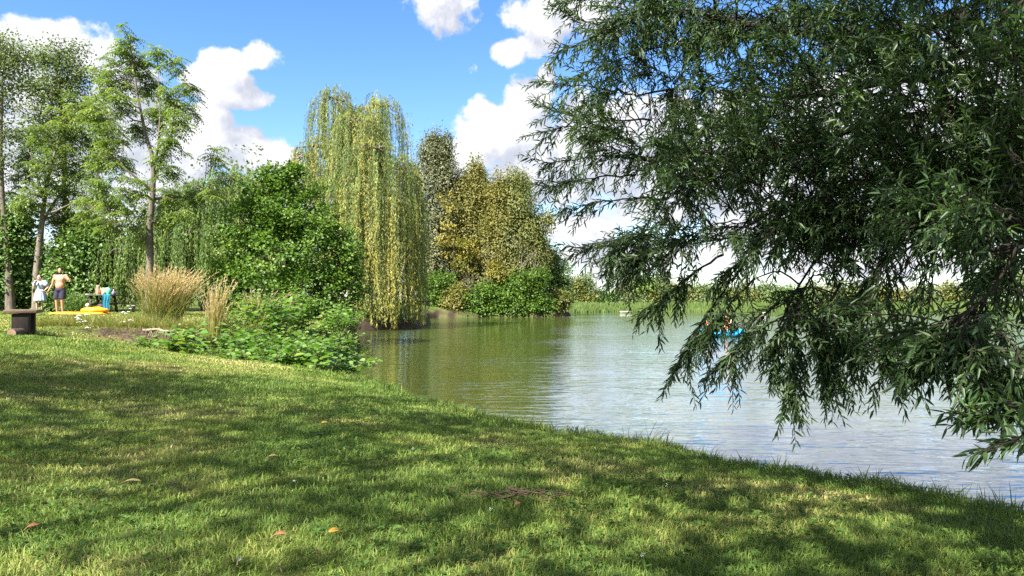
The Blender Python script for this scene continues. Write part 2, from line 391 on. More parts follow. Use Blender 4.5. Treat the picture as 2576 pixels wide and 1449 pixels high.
def scatter(rg, n, y0, y1, k=.80, pad=.9):
    y = np.sqrt(rg.random(n)*(y1**2-y0**2)+y0**2); x = (rg.random(n)*2-1)*(k*y+pad)
    return x, y
G = MB()
for (y0, y1, dens, w0) in ((1.5, 3.6, 6500, .0040), (3.6, 6.5, 4200, .0050), (6.5, 11, 1900, .0085), (11, 18, 620, .017), (18, 36, 170, .034)):
    area = .80*(y1**2-y0**2)+1.8*(y1-y0); n = int(area*dens)
    x, y = scatter(rng, n, y0, y1)
    d = interp(DD, x, y); z = interp(ZZ, x, y)
    zs = interp(ZZ, x, y+.12)-interp(ZZ, x, y-.12)
    ok = (d > -.16) & ~((y > 14.8) & (y < 16.6) & (np.abs(zs) > .13))
    pt = patch(x, y)
    ok &= rng.random(n) > np.clip((pt-.62)*1.3, 0, .6)
    x, y, z, d, pt = x[ok], y[ok], z[ok], d[ok], pt[ok]; n = len(x)
    tuft = vnoise(x, y, 5.0, 31, 2)
    h = (.018+.033*tuft+.020*rng.random(n))*(1+.9*np.exp(-(d/.35)**2)*rng.random(n)*1.4)*(1-.3*pt)
    h = h*np.where(y > 11, 1.25, 1)
    wd = w0*(.6+.8*rng.random(n))
    lean = rng.normal(size=(n, 2))*.55+np.stack([(vnoise(x, y, 1.5, 41)-.5), (vnoise(x, y, 1.5, 43)-.5)], -1)*1.2
    ph = rng.random(n)*math.pi; sx, sy = np.cos(ph)*wd*.5, np.sin(ph)*wd*.5
    P = np.stack([x, y, z-.006], -1); S = np.stack([sx, sy, 0*sx], -1)
    lx = np.stack([lean[:, 0]*h, lean[:, 1]*h, 0*h], -1); up = np.stack([0*h, 0*h, h], -1)
    M_ = P+up*.58+lx*.32; T_ = P+up*(1-.28*np.linalg.norm(lean, axis=1)[:, None].clip(0, 1.4))+lx
    V = np.stack([P-S, P+S, M_+S*.8, M_-S*.8, T_], 1); bs = np.arange(n)[:, None]*5
    r = np.clip(pt*.75+rng.normal(size=n)*.13+.05+.30*(rng.random(n) < .07), 0, 1)
    rr = np.repeat(r, 5)
    k0 = G.n
    G.add(V, bs+np.array([[0, 1, 2, 3]]), rr)
    G.F.append(k0+bs+np.array([[3, 2, 4]]))
grassM = leafmat('grass_blades', [(0, (.080, .138, .026)), (.35, (.155, .208, .040)), (.62, (.255, .255, .075)), (1, (.40, .315, .155))], .32, .55, .25, (1.2, 1.3, .6))
go_ = G.build('lawn_grass', grassM); tag(go_, 'short patchy lawn grass, lush and dry, running down to the lake', 'grass', kind='stuff')

# clover and small weeds in the near turf
K = MB()
n = 15000; x, y = scatter(rng, n, 1.6, 7.5)
cl = vnoise(x, y, 1.1, 51, 3); d = interp(DD, x, y)
ok = (d > .05) & (rng.random(n) < sm((cl-.47)/.16)+.9*np.exp(-(((x-1.0)/1.3)**2+((y-2.7)/.7)**2))+.015)
x, y = x[ok], y[ok]; z = interp(ZZ, x, y); n = len(x)
hh = .015+.025*rng.random(n); sz = .010+.010*rng.random(n); a0 = rng.random(n)*6.28; rr = np.clip(.35+rng.normal(size=n)*.22, 0, 1)
P = np.stack([x, y, z+hh], -1)
for q in range(3):
    a = a0+q*2.094; D = np.stack([np.cos(a), np.sin(a), .15+0*a+rng.normal(size=n)*.3], -1)
    N = np.stack([rng.normal(size=n)*.25, rng.normal(size=n)*.25, 1+0*a], -1)
    leaves(K, P, D, N, sz*1.15, sz, rr, 'round', .12, .05)
cloM = leafmat('clover_leaf', [(0, (.034, .074, .014)), (.5, (.060, .112, .020)), (1, (.115, .16, .034))], .3, .7, .2)
tag(K.build('clover', cloM), 'low clover leaves growing through the near lawn', 'clover', kind='stuff')
# ================================================================== trees
def curve_path(a, b, n, sag=0.0, wob=0.0, rg=None, up=0.0):
    t = np.linspace(0, 1, n)[:, None]; a = np.asarray(a, float); b = np.asarray(b, float)
    P = a*(1-t)+b*t; P[:, 2] += (-sag*4*t*(1-t)+up*4*t*(1-t))[:, 0]
    if wob and rg is not None:
        P[1:-1] += rg.normal(size=(n-2, 3))*wob
    return P

def tree(name, base, label, cat, blobs, lmat, bmat, rg, leaf=(.10, .07), clumps=300, per=40, spread=.28, kind='round',
         shell=.55, droop=.25, trunk=None, tr=.12, limbs=True, twigs=.25, group=None, flat=.65, tone=(0, 1), fold=.18, crownname='crown', outward=.5, rag=.14, nr=.75, lv=.4):
    """blobs: (centre, radii, weight) in world space. Trunk with limbs to each blob and twigs to the leaf clumps."""
    root = empty(name, base, label, cat, group)
    base = np.array(base, float)
    T = MB(); C = MB()
    C0 = np.array([b_[0] for b_ in blobs], float); RR = np.array([b_[1] for b_ in blobs], float); Wt = np.array([b_[2] for b_ in blobs], float)
    if trunk is None:
        top = np.average(C0, axis=0, weights=Wt); top[2] = C0[:, 2].max()
        trunk = curve_path(base-np.array([0, 0, .15]), top, 7, wob=.05*tr*10, rg=rg)
    trunk = [np.asarray(p_, float) for p_ in trunk]
    tks = trunk if isinstance(trunk[0][0], np.ndarray) else [np.array(trunk)]
    samples = []
    for q, tk in enumerate(tks):
        k = len(tk); rad = tr*(1-.78*np.linspace(0, 1, k)**.9)*(1 if q == 0 else .62); rad[0] *= 1.35
        T.tube(tk, rad, 8); s_ = np.linspace(0, 1, 24); seg = np.linspace(0, 1, k)
        pts = np.stack([np.interp(s_, seg, tk[:, c]) for c in range(3)], -1)
        for p_, r_ in zip(pts, np.interp(s_, seg, rad)): samples.append((p_, r_))
    SP = np.array([s_[0] for s_ in samples]); SR = np.array([s_[1] for s_ in samples])
    limb_pts = [(p_, r_) for p_, r_ in samples]
    if limbs:
        for c, r_ in zip(C0, RR):
            dist = np.linalg.norm(SP-c, axis=1)+np.maximum(SP[:, 2]-c[2]+.15*r_[2], 0)*2.0+np.where(SP[:, 2] < base[2]+.1*(C0[:, 2].max()-base[2]), 3, 0)
            k = int(dist.argmin()); L0 = np.linalg.norm(SP[k]-c)
            if L0 < .15: continue
            pth = curve_path(SP[k], c, 6, rg=rg, wob=.035*L0, up=.05*L0)
            rad = np.linspace(max(SR[k]*.62, .012), max(SR[k]*.15, .006), 6); T.tube(pth, rad, 6)
            for p_, q_ in zip(pth, rad): limb_pts.append((p_, q_))
    LP = np.array([p_[0] for p_ in limb_pts])
    vol = Wt/Wt.sum(); cnt = rg.multinomial(clumps, vol)
    Ps, Os, Ts = [], [], []
    for c, r_, k in zip(C0, RR, cnt):
        u = rdir(rg, k); rr = shell+(1.02-shell)*rg.random(k)**.7
        rr *= 1-rag*.85+2*rag*rg.random(k)
        P = c+u*r_*rr[:, None]; Ps.append(P); Os.append(u)
    P = np.concatenate(Ps); O = np.concatenate(Os); n = len(P)
    for idx in range(n):
        if rg.random() < twigs:
            k = int(((LP-P[idx])**2).sum(1).argmin()); L0 = np.linalg.norm(LP[k]-P[idx])
            if L0 < 3.5:
                T.tube(curve_path(LP[k], P[idx], 4, rg=rg, wob=.04*L0), np.linspace(.012+.006*L0, .004, 4)*max(1, tr*5), 4, cap=False)
    ct = tone[0]+(tone[1]-tone[0])*rg.random(n)
    m_ = rg.poisson(per, n); tot = int(m_.sum()); ix = np.repeat(np.arange(n), m_)
    off = rg.normal(size=(tot, 3))*np.array([1, 1, flat])*spread
    LPs = P[ix]+off; D = unit(unit(off)*.6+O[ix]*outward+rdir(rg, tot)*.7-np.array([0, 0, droop]))
    N = unit(np.array([0, 0, .9])+O[ix]*(.5 if nr > .6 else .9)+rdir(rg, tot)*nr)
    Ln = leaf[0]*(.65+.7*rg.random(tot)); W = leaf[1]*(.65+.7*rg.random(tot))
    leaves(C, LPs, D, N, Ln, W, np.clip(ct[ix]*(1-lv)+lv*rg.random(tot), 0, 1), kind, fold)
    local(T, root).build('trunk', bmat, root, True)
    local(C, root).build(crownname, lmat, root)
    return root

def weeper(name, base, label, domes, lmat, bmat, rg, tk, tr=.3, strands=900, dens=20, leaf=(.15, .030), group=None, minz=None):
    """weeping willow; domes: (centre at crown top, horizontal radius, drop over the radius, strand length range, weight)"""
    root = empty(name, base, label, 'willow tree', group); T = MB(); C = MB()
    tk = np.array(tk, float); k = len(tk); T.tube(tk, tr*(1-.6*np.linspace(0, 1, k)), 9)
    Wt = np.array([d[4] for d in domes], float)
    for d_i, nb_ in enumerate(rg.multinomial(strands//5, Wt/Wt.sum())):
        c, Rh, drop, (l0, l1), _ = domes[d_i]; c = np.array(c)
        s0 = tk[int(np.argmin(np.linalg.norm(tk-(c-np.array([0, 0, 1.2])), axis=1)))]
        T.tube(curve_path(s0, c-np.array([0, 0, .35]), 6, rg=rg, wob=.10, up=.2), np.linspace(tr*.45, .03, 6), 6)
        for q in range(9):
            a = q*.7+rg.random()*.5; e = c+np.array([math.cos(a)*Rh*.85, math.sin(a)*Rh*.85, -drop*.75])
            T.tube(curve_path(c-np.array([0, 0, .5]), e, 6, rg=rg, wob=.06, up=.25*Rh*.5), np.linspace(.05, .012, 6), 5)
        for b_ in range(nb_):
            a = rg.random()*6.283; r_ = math.sqrt(rg.random())*(.96+.1*rg.normal()); tone = rg.random()
            top = c+np.array([math.cos(a)*r_*Rh, math.sin(a)*r_*Rh, -drop*r_*r_+rg.normal()*.12])
            outw = np.array([math.cos(a), math.sin(a), 0]); ln0 = l0+(l1-l0)*rg.random()
            for s_ in range(5):
                ln = ln0*(.6+.55*rg.random()); st = top+rg.normal(size=3)*np.array([.13, .13, .10])
                m_ = max(8, int(ln*dens)); t = np.sort(rg.random(m_)); hz = .30*(1-np.exp(-t*ln/.5))
                sway = rg.normal(size=2)*.10
                P = st+outw*hz[:, None]+np.stack([sway[0]*t*t*ln*.3+.03*np.sin(t*ln*3+a*5), sway[1]*t*t*ln*.3, -t*ln+.22*np.sin(np.minimum(t*ln/.6, 1)*math.pi)], -1)
                if minz is not None:
                    ok = P[:, 2] > minz+.10+.28*abs(rg.normal()); P = P[ok]; t = t[ok]; m_ = len(P)
                    if m_ < 3: continue
                D = np.stack([rg.normal(size=m_)*.42, rg.normal(size=m_)*.42, -1+0*t], -1)+outw*.12
                N = unit(outw+rdir(rg, m_)*.8)
                leaves(C, P, D, N, leaf[0]*(.6+.8*rg.random(m_)), leaf[1]*(.7+.6*rg.random(m_)), np.clip(tone*.62+.16*t+.28*rg.random(m_)-.03, 0, 1), 'diamond', curl=.1)
                if s_ < 2: T.tube(P[::max(1, m_//5)], .006, 3, cap=False)
    local(T, root).build('trunk', bmat, root, True)
    local(C, root).build('crown', lmat, root)
    return root

# ---- foliage and bark colours
M_willow = leafmat('willow_strands', [(0, (0.067, 0.106, 0.031)), (.3, (0.129, 0.185, 0.056)), (.55, (0.224, 0.263, 0.084)), (.8, (0.347, 0.302, 0.067)), (1, (0.448, 0.347, 0.078))], .38, .5, .3)
M_willow2 = leafmat('green_willow_strands', [(0, (.060, .115, .030)), (.4, (.115, .185, .045)), (.8, (.20, .25, .065)), (1, (.29, .28, .075))], .40, .5, .3)
M_alder = leafmat('alder_leaf', [(0, (.034, .072, .012)), (.5, (.072, .136, .020)), (1, (.140, .208, .036))], .36, .48, .32)
M_walnut = leafmat('walnut_leaf', [(0, (.060, .100, .026)), (.5, (.110, .160, .040)), (1, (.195, .240, .056))], .42, .48, .35)
M_small = leafmat('grey_green_leaf', [(0, (0.058, 0.087, 0.032)), (.5, (0.094, 0.131, 0.046)), (1, (0.160, 0.174, 0.065))], .35, .5, .35)
M_shrub = leafmat('shrub_leaf', [(0, (.048, .096, .028)), (.5, (.092, .160, .042)), (1, (.165, .225, .068))], .32, .45, .35)
M_gold = leafmat('golden_leaf', [(0, (.096, .105, .034)), (.5, (.165, .160, .048)), (1, (.235, .205, .058))], .38, .5, .3)
M_yellow = leafmat('yellow_leaf', [(0, (.13, .14, .035)), (.5, (.20, .185, .04)), (1, (.27, .22, .05))], .35, .5, .3)
M_grey = leafmat('silver_leaf', [(0, (0.066, 0.077, 0.040)), (.5, (0.110, 0.121, 0.061)), (1, (0.176, 0.176, 0.088))], .3, .5, .35)
M_olive = leafmat('olive_leaf', [(0, (.075, .095, .028)), (.5, (.125, .140, .040)), (1, (.19, .185, .052))], .35, .5, .3)
M_far = leafmat('far_leaf', [(0, (0.066, 0.102, 0.042)), (.5, (0.102, 0.144, 0.054)), (1, (0.156, 0.192, 0.066))], .3, .6, .2)
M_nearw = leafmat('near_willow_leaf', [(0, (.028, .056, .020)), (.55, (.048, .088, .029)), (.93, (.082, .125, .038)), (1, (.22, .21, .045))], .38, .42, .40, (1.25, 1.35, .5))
M_shade = leafmat('shade_tree_leaf', [(0, (.030, .065, .015)), (1, (.07, .12, .03))], .3, .5, .3)
B_grey = plain('grey_bark', (.20, .17, .135), .9, .2, nscale=14, bump=.6, col2=(.075, .062, .05), stretch=(1, 1, .25))
B_pale = plain('pale_bark', (.25, .215, .17), .85, .2, nscale=12, bump=.5, col2=(.09, .075, .06), stretch=(1, 1, .3))
B_dark = plain('dark_bark', (.085, .068, .052), .9, .2, nscale=16, bump=.6, col2=(.03, .024, .02), stretch=(1, 1, .3))
B_twig = plain('twig_bark', (.13, .085, .05), .8, .25, nscale=20, col2=(.06, .042, .028))
B_birch = plain('birch_bark', (.36, .33, .29), .8, .2, nscale=10, col2=(.12, .11, .10), stretch=(1, 1, 1.5))

def blobs_px(lst, Y, dj=.9, rg=None):
    """ellipsoid leaf masses: (px, py, rx px, ry px, weight[, depth offset]); depth radius follows the width"""
    out = []
    for e in lst:
        px, py, rx, ry, wt = e[:5]; y = Y+(e[5] if len(e) > 5 else 0)
        k = y/1860; out.append((at(px, py, y), (rx*k, rx*k*dj, ry*k), wt))
    return out
def foot(px, Y):
    x = (px-1288)/1860*Y; return (x, Y, gz(x, Y))

# ---- big weeping willow over the water
b0 = foot(905, 41.5)
tkw = [b0, at(915, 700, 41.5), at(905, 560, 41.7), at(880, 430, 41.5), at(890, 330, 41.3)]
def dome(px, py, Y, rpx, drop, lr, wt): return (at(px, py, Y), rpx*Y/1860, drop, lr, wt)
weeper('weeping_willow', b0, 'tall yellowing weeping willow whose curtain hangs down to the lake', [
    dome(838, 222, 41, 62, 1.4, (1.8, 4.2), 1.6), dome(955, 243, 41, 66, 1.3, (2.2, 5.0), 2.0), dome(890, 262, 41.8, 70, 1.5, (2.5, 5.0), 1.0),
    dome(800, 345, 40.8, 70, 1.2, (1.8, 4.2), 1.2), dome(935, 345, 39.2, 92, 1.3, (3.2, 6.0), 2.1), dome(1000, 400, 40.3, 58, 1.1, (3.4, 7.0), 1.8),
    dome(1028, 490, 40.5, 46, .8, (2.6, 6.4), 1.5), dome(960, 480, 38.6, 80, .9, (3.0, 6.8), 2.0), dome(985, 590, 39.2, 78, .7, (2.2, 5.2), 1.8),
    dome(860, 400, 39.6, 70, 1.0, (2.2, 5.0), 1.2), dome(1010, 640, 40.3, 54, .5, (2.2, 4.2), 1.0), dome(950, 640, 38.4, 42, .5, (2.2, 4.0), .8),
    dome(895, 278, 39.9, 66, 1.2, (2.4, 5.2), 2.0), dome(775, 420, 40.0, 50, 1.0, (1.8, 4.0), 1.0), dome(765, 370, 40.6, 42, 1.0, (1.6, 3.6), .9), dome(905, 430, 38.4, 70, .9, (3.0, 6.0), 1.3), dome(870, 520, 39.2, 60, .8, (2.4, 5.0), .9),
    dome(1072, 742, 39.5, 17, .3, (1.0, 2.0), .14)],
    M_willow, B_grey, np.random.default_rng(11), tkw, .36, strands=3400, dens=19, minz=WATER)

# ---- lower green weeping willow behind the walnut and the alder
b1 = foot(520, 37)
tkw = [b1, at(520, 690, 37), at(505, 590, 37), at(540, 500, 37)]
weeper('weeping_willow', b1, 'lower green weeping willow behind the dry grass and the alder bush', [
    dome(600, 425, 37, 90, 1.3, (3.0, 6.2), 1.7), dome(690, 440, 37.5, 80, 1.3, (3.0, 6.0), 1.3), dome(520, 450, 36.5, 85, 1.2, (2.8, 5.6), 1.4), dome(430, 500, 36.0, 70, 1.0, (2.4, 4.9), 1.2),
    dome(330, 572, 34.2, 62, .9, (2.2, 4.2), 1.3), dome(285, 605, 33.6, 44, .8, (1.6, 3.4), .8), dome(400, 580, 34.6, 70, .9, (2.0, 4.0), 1.2), dome(480, 560, 34.8, 60, .8, (2.0, 4.0), .9), dome(560, 560, 34.5, 60, .8, (2.0, 3.8), .9), dome(650, 470, 36.0, 70, 1.0, (2.0, 4.0), 1.2), dome(460, 470, 35.4, 60, .9, (2.2, 4.2), .9)],
    M_willow2, B_grey, np.random.default_rng(12), tkw, .28, strands=2300, dens=19, leaf=(.145, .034), minz=gz(b1[0], 36)+.02)

# ---- alder bush on the bank
rgt = np.random.default_rng(21)
b2 = foot(725, 25.4)
tree('alder_bush', b2, 'dense bright green alder bush on the bank before the willows', 'bush', blobs_px([
    (690, 500, 78, 62, 1.5), (640, 560, 75, 60, 1.2), (760, 540, 80, 70, 1.4), (600, 640, 62, 60, 1.0), (700, 630, 105, 85, 1.9, -.5), (800, 620, 82, 75, 1.4), (850, 640, 42, 70, .8),
    (580, 720, 40, 42, .6), (650, 745, 75, 55, 1.1, -.5), (760, 730, 90, 55, 1.2, -.6), (850, 735, 52, 65, 1.0), (840, 815, 60, 38, .8), (770, 805, 62, 34, .7), (690, 440, 32, 24, .4), (715, 452, 30, 24, .35), (735, 430, 16, 14, .15), (880, 690, 24, 40, .4)], 25),
    M_alder, B_dark, rgt, leaf=(.092, .078), clumps=980, per=34, spread=.145, shell=.66, droop=.15, rag=.30, trunk=[
        np.array([b2, at(725, 760, 25.2), at(715, 640, 25.2), at(705, 500, 25)]), np.array([b2, at(700, 760, 25), at(640, 680, 25), at(615, 600, 25)]), np.array([b2, at(760, 770, 25), at(810, 700, 25), at(830, 620, 25)])],
    tr=.09, twigs=.3, flat=.55)

# ---- walnut trees with compound leaves
def pinnate(name, base, label, tks, tips, bmat, rg, tr, per=8, rach=.34, leaflet=(.105, .042), jit=.16, group=None):
    root = empty(name, base, label, 'tree', group); T = MB(); C = MB()
    base = np.array(base); SP, SR = [], []
    for q, tk in enumerate(tks):
        tk = np.array(tk, float); k = len(tk); r0 = tr if q == 0 else tr*.4; rad = r0*(1-.8*np.linspace(0, 1, k)); T.tube(tk, rad, 8)
        s_ = np.linspace(0, 1, 20); sg = np.linspace(0, 1, k)
        SP += list(np.stack([np.interp(s_, sg, tk[:, c]) for c in range(3)], -1)); SR += list(np.interp(s_, sg, rad))
    SP = np.array(SP); SR = np.array(SR)
    for (c, r_, wt) in tips:
        r_ = (r_[0], r_[1], r_[2]*1.6)
        nt_ = max(2, int(round(wt)))
        c = np.array(c); d_ = np.linalg.norm(SP-c, axis=1)+np.maximum(SP[:, 2]-c[2]+.1, 0)*2.5; k = int(d_.argmin())
        lim = curve_path(SP[k], c, 7, rg=rg, wob=.04*np.linalg.norm(SP[k]-c)*.6, up=.05)
        T.tube(lim, np.linspace(max(SR[k]*.55, .014), .009, 7), 6)
        for q in range(nt_):
            u = rdir(rg, 1)[0]; e = c+u*np.array(r_)*(.35+.7*rg.random())
            tw = curve_path(lim[rg.integers(3, 7)], e, 5, rg=rg, wob=.03, up=.04); T.tube(tw, np.linspace(.010, .005, 5), 4, cap=False)
            tone = rg.random()
            for h in range(per):
                az_ = h*2.4+rg.random(); el_ = .15+.35*rg.normal()
                d0 = np.array([math.cos(az_)*math.cos(el_), math.sin(az_)*math.cos(el_), math.sin(el_)])
                st = tw[-1]-(tw[-1]-tw[-2])*rg.random()*1.2
                rl = rach*(.7+.6*rg.random()); t = np.linspace(.18, 1, 6)
                pr = st+d0*(t*rl)[:, None]-np.array([0, 0, 1])*(rl*.55*t**2)[:, None]
                dd = unit(np.gradient(pr, axis=0)); S = unit(np.cross(dd, np.array([0, 0, 1.0])))
                P = np.concatenate([pr[:-1], pr[:-1], pr[-1:]])
                D = np.concatenate([S[:-1]+dd[:-1]*.45, -S[:-1]+dd[:-1]*.45, dd[-1:]])-np.array([0, 0, .25])
                n_ = len(P)
                leaves(C, P, D, np.array([0, 0, 1.0])+rdir(rg, n_)*.35, leaflet[0]*(.7+.5*rg.random(n_)), leaflet[1]*(.8+.4*rg.random(n_)), np.clip(tone*.6+.4*rg.random(n_), 0, 1), 'diamond', curl=.18)
    local(T, root).build('trunk', bmat, root, True); local(C, root).build('crown', M_walnut, root)
    return root
rgt = np.random.default_rng(31); Yw = 24.0
b3 = foot(376, Yw); A = lambda px, py, dy=0: at(px, py, Yw+dy)
wl = [(318,92,22,22,4),(300,130,26,22,4),(350,150,40,30,7),(392,142,26,20,4),(432,160,30,20,4),(300,190,45,35,8),(250,165,24,22,3),(255,215,34,28,5),(370,215,45,34,9),(430,235,40,34,8),(478,225,24,26,4),(485,270,18,20,3),
      (300,260,52,34,9),(240,285,38,30,6),(395,285,45,30,8),(450,310,34,28,6),(350,330,40,26,6),(440,365,36,24,5),(280,345,44,30,7),(420,430,34,24,5),(400,395,30,20,4),(300,420,46,30,7),(250,400,36,28,5),
      (330,480,48,24,7),(280,510,44,26,7),(245,470,34,28,5),(320,545,38,22,5),(270,560,34,20,4),(430,490,40,20,5),(490,500,40,18,5),(530,475,30,18,3),(455,540,40,18,5),(545,390,22,24,3),(350,595,28,16,3),(400,555,36,16,4),(560,440,30,20,3),(215,525,36,26,5)]
pinnate('walnut_tree', b3, 'slender walnut tree with feathery leaves and grey forked trunk by the dry grass',
    [[b3-np.array([0,0,.1]), A(377,640), A(375,570), A(382,500), A(384,440), A(380,390), A(362,330), A(345,250), A(322,110)],
     [A(384,450), A(405,400,.2), A(428,345,.3), A(440,250,.3)], [A(383,480), A(345,450,-.3), A(310,420,-.5), A(285,380,-.5)],
     [A(374,610), A(350,588,-.2), A(320,572,-.5), A(280,560,-.7)], [A(384,430), A(395,370,-.2), A(400,290,-.2), A(395,180,-.1)], [A(383,500), A(430,495,.4), A(500,495,.6)]],
    [(A(px, py, rgt.normal()*.75), (rx*Yw/1860, rx*Yw/1860, ry*Yw/1860), wt*2.1) for px, py, rx, ry, wt in wl], B_grey, rgt, .135, per=8)
Yv = 33.3; V_ = lambda px, py, dy=0: at(px, py, Yv+dy); b4 = foot(92, Yv)
wl = [(200,270,40,34,8),(250,300,44,34,8),(160,300,44,34,8),(110,330,42,34,8),(70,370,36,34,7),(145,370,52,38,10),(210,360,52,38,10),(265,375,40,34,8),(60,430,36,32,7),(120,430,52,36,10),(190,435,54,36,10),(250,445,44,34,8),(85,490,44,30,8),(160,495,52,30,9),(225,505,44,28,8),(60,520,30,24,5),(135,540,46,20,6),(200,545,40,18,5),(35,470,26,30,4),(265,335,30,26,5)]
pinnate('walnut_tree', b4, 'broad leafy walnut tree with pale trunk behind the two standing people',
    [[b4-np.array([0,0,.1]), V_(92,690), V_(98,620), V_(104,560), V_(112,480), V_(130,400), V_(165,300)], [V_(104,560), V_(140,500,.4), V_(190,440,.6), V_(240,350,.6)], [V_(108,500), V_(90,440,-.4), V_(75,390,-.6)], [V_(106,540), V_(140,530,-.5), V_(200,500,-.9)]],
    [(V_(px, py, rgt.normal()*1.0), (rx*Yv/1860, rx*Yv/1860, ry*Yv/1860), wt*2.0) for px, py, rx, ry, wt in wl], B_pale, rgt, .19, per=8, rach=.42, leaflet=(.14, .056))

# ---- tall small-leaved trees at the left edge
rgt = np.random.default_rng(41)
Y = 36.5; b5 = foot(132, Y)
tree('alder_tree', b5, 'tall thin-topped alder with dark leaning trunk behind the shirtless man', 'tree', blobs_px([
    (135,130,48,30,1.1),(190,115,18,16,.25),(100,150,18,14,.25),(150,175,52,36,1.4),(120,225,46,36,1.2),(175,235,40,30,.9),(75,215,22,22,.4),(95,290,46,32,1.0),(165,290,46,32,1.0),(60,345,32,26,.6),(200,185,28,22,.5),(140,340,60,30,.9),(215,255,30,26,.5),(150,440,60,60,.8)], Y),
    M_small, B_dark, rgt, leaf=(.10, .075), clumps=560, per=22, spread=.26, shell=.45, trunk=[np.array([b5, at(140,690,Y), at(158,620,Y), at(164,540,Y), at(160,420,Y), at(150,280,Y), at(140,130,Y)])], tr=.27, twigs=.3)
Y = 33.0; b6 = foot(28, Y)
tree('alder_tree', b6, 'alder at the left edge of the view with ivy-clad leaning trunk', 'tree', blobs_px([
    (10,130,52,42,1.4),(-60,120,70,60,1.4),(40,150,26,24,.5),(15,190,46,36,1.0),(-50,220,70,60,1.2),(0,260,40,24,.5),(-50,330,60,40,.7),(15,330,26,26,.35),(-40,430,50,50,.7),(10,395,22,30,.3),(-90,300,70,100,1.2)], Y),
    M_small, B_grey, rgt, leaf=(.095, .07), clumps=440, per=22, spread=.26, shell=.45, trunk=[np.array([b6, at(22,690,Y), at(14,600,Y), at(4,500,Y), at(-2,380,Y), at(0,250,Y), at(8,120,Y)])], tr=.17, twigs=.35)

# ---- undergrowth behind the people
rgt = np.random.default_rng(51)
def bush(name, label, cat, px, Y, lst, mat, leaf, clumps, per, spread, tr=.04, group=None, kind='round', bm=None, dj=.8, **kw):
    return tree(name, foot(px, Y), label, cat, blobs_px(lst, Y, dj), mat, bm or B_dark, rgt, leaf=leaf, clumps=clumps, per=per, spread=spread, tr=tr, group=group, kind=kind, **kw)
bush('broadleaf_shrub', 'large-leaved shrub wrapped round the trunk at the left edge', 'shrub', 15, 33.6, [(10,600,44,60,1.3),(48,640,40,50,1.1),(-40,640,60,90,1.4),(20,700,60,50,1.2),(60,570,34,40,.7),(30,540,34,30,.5)], M_shrub, (.15,.12), 330, 24, .26)
bush('broadleaf_shrub', 'low shrub growing behind the woman in the dress', 'shrub', 70, 34.6, [(60,715,50,42,1.2),(110,740,40,34,1.0),(20,745,50,30,1.0),(90,770,50,18,.7)], M_shrub, (.13,.10), 240, 24, .24)
bush('broadleaf_shrub', 'dark bushy shrub between the man and the picnic table', 'shrub', 200, 33.6, [(190,640,50,60,1.4),(230,680,40,70,1.4),(170,710,50,50,1.3),(215,750,50,32,1.0),(235,610,30,40,.7),(150,760,30,24,.5)], M_shrub, (.14,.11), 380, 26, .25)
bush('broadleaf_shrub', 'reddish-tinged shrub rising behind the dark bush by the picnic table', 'shrub', 215, 36.0, [(205,600,44,46,1.0),(250,585,36,40,.8),(180,570,30,26,.4)], M_olive, (.15,.11), 190, 24, .28)
bush('broadleaf_shrub', 'bright low shrub beside the near leg of the picnic table', 'shrub', 195, 31.8, [(180,765,30,20,.8),(215,775,26,14,.5)], M_shrub, (.10,.045), 110, 30, .18, kind='ovate', droop=-.5)
# belt of trees far behind the lawn on the left
rgt = np.random.default_rng(52)
for px, py, rx, ry, Y, mt, lab in ((-60,600,120,110,60,M_far,'mid green tree beyond the lawn seen past the left edge'),(95,680,85,60,64,M_olive,'yellowish tree far behind the woman and the pale trunk'),(250,650,80,80,66,M_far,'round green tree far behind the picnic table'),
        (400,610,110,130,62,M_far,'dark green tree hidden behind the green willow'),(600,560,120,170,60,M_small,'tall grey-green tree hidden between the two willows'),(760,600,110,150,58,M_far,'green tree behind the alder bush and the tall willow')):
    tree('background_tree', foot(px, Y), lab, 'tree', blobs_px([(px,py,rx,ry,1.5),(px-rx*.5,py+ry*.4,rx*.6,ry*.6,.8),(px+rx*.5,py+ry*.4,rx*.6,ry*.6,.8),(px,py+ry*.9,rx*.9,ry*.4,.6)], Y), mt, B_grey, rgt, leaf=(.28,.2), clumps=260, per=26, spread=.6, tr=.16, kind='diamond', twigs=.1)

# ---- the wooded point on the far side of the tall willow
rgt = np.random.default_rng(61)
def itree(name, label, px, Y, lst, mat, bm, leaf=(.20,.13), clumps=420, per=30, spread=.32, tr=.13, cat='tree', **kw):
    return tree(name, foot(px, Y), label, cat, blobs_px(lst, Y, .9), mat, bm, rgt, leaf=leaf, clumps=clumps, per=per, spread=spread, tr=tr, kind='diamond', nr=.28, lv=.14, **kw)
itree('silver_birch', 'grey-green birch rising just behind the tall willow', 1090, 69, [(1080,350,10,20,.16),(1098,356,9,18,.14),(1122,356,9,20,.14),(1085,378,26,28,.7),(1118,375,16,26,.4),(1075,430,46,50,1.4),(1115,440,34,50,1.1),(1095,520,50,60,1.6),(1070,600,50,60,1.3),(1110,610,40,60,1.1),(1040,500,40,80,1.0),(1110,560,50,70,1.3),(1085,660,50,50,1.1)], M_grey, B_birch, droop=.8, flat=1.4, clumps=1350, rag=.34)
itree('golden_birch', 'pointed golden-brown birch tallest on the wooded point', 1195, 69.5, [(1197,424,10,26,.22),(1197,450,17,30,.5),(1150,470,9,24,.14),(1222,478,9,24,.16),(1160,560,46,60,1.1),(1230,600,40,60,1.0),(1195,490,34,42,1.2),(1170,520,42,50,1.2),(1215,540,40,50,1.2),(1190,590,58,60,1.7),(1215,660,50,50,1.2),(1160,470,24,30,.45),(1180,650,50,50,1.1)], M_gold, B_birch, droop=.5, flat=1.3, clumps=1700, rag=.34)
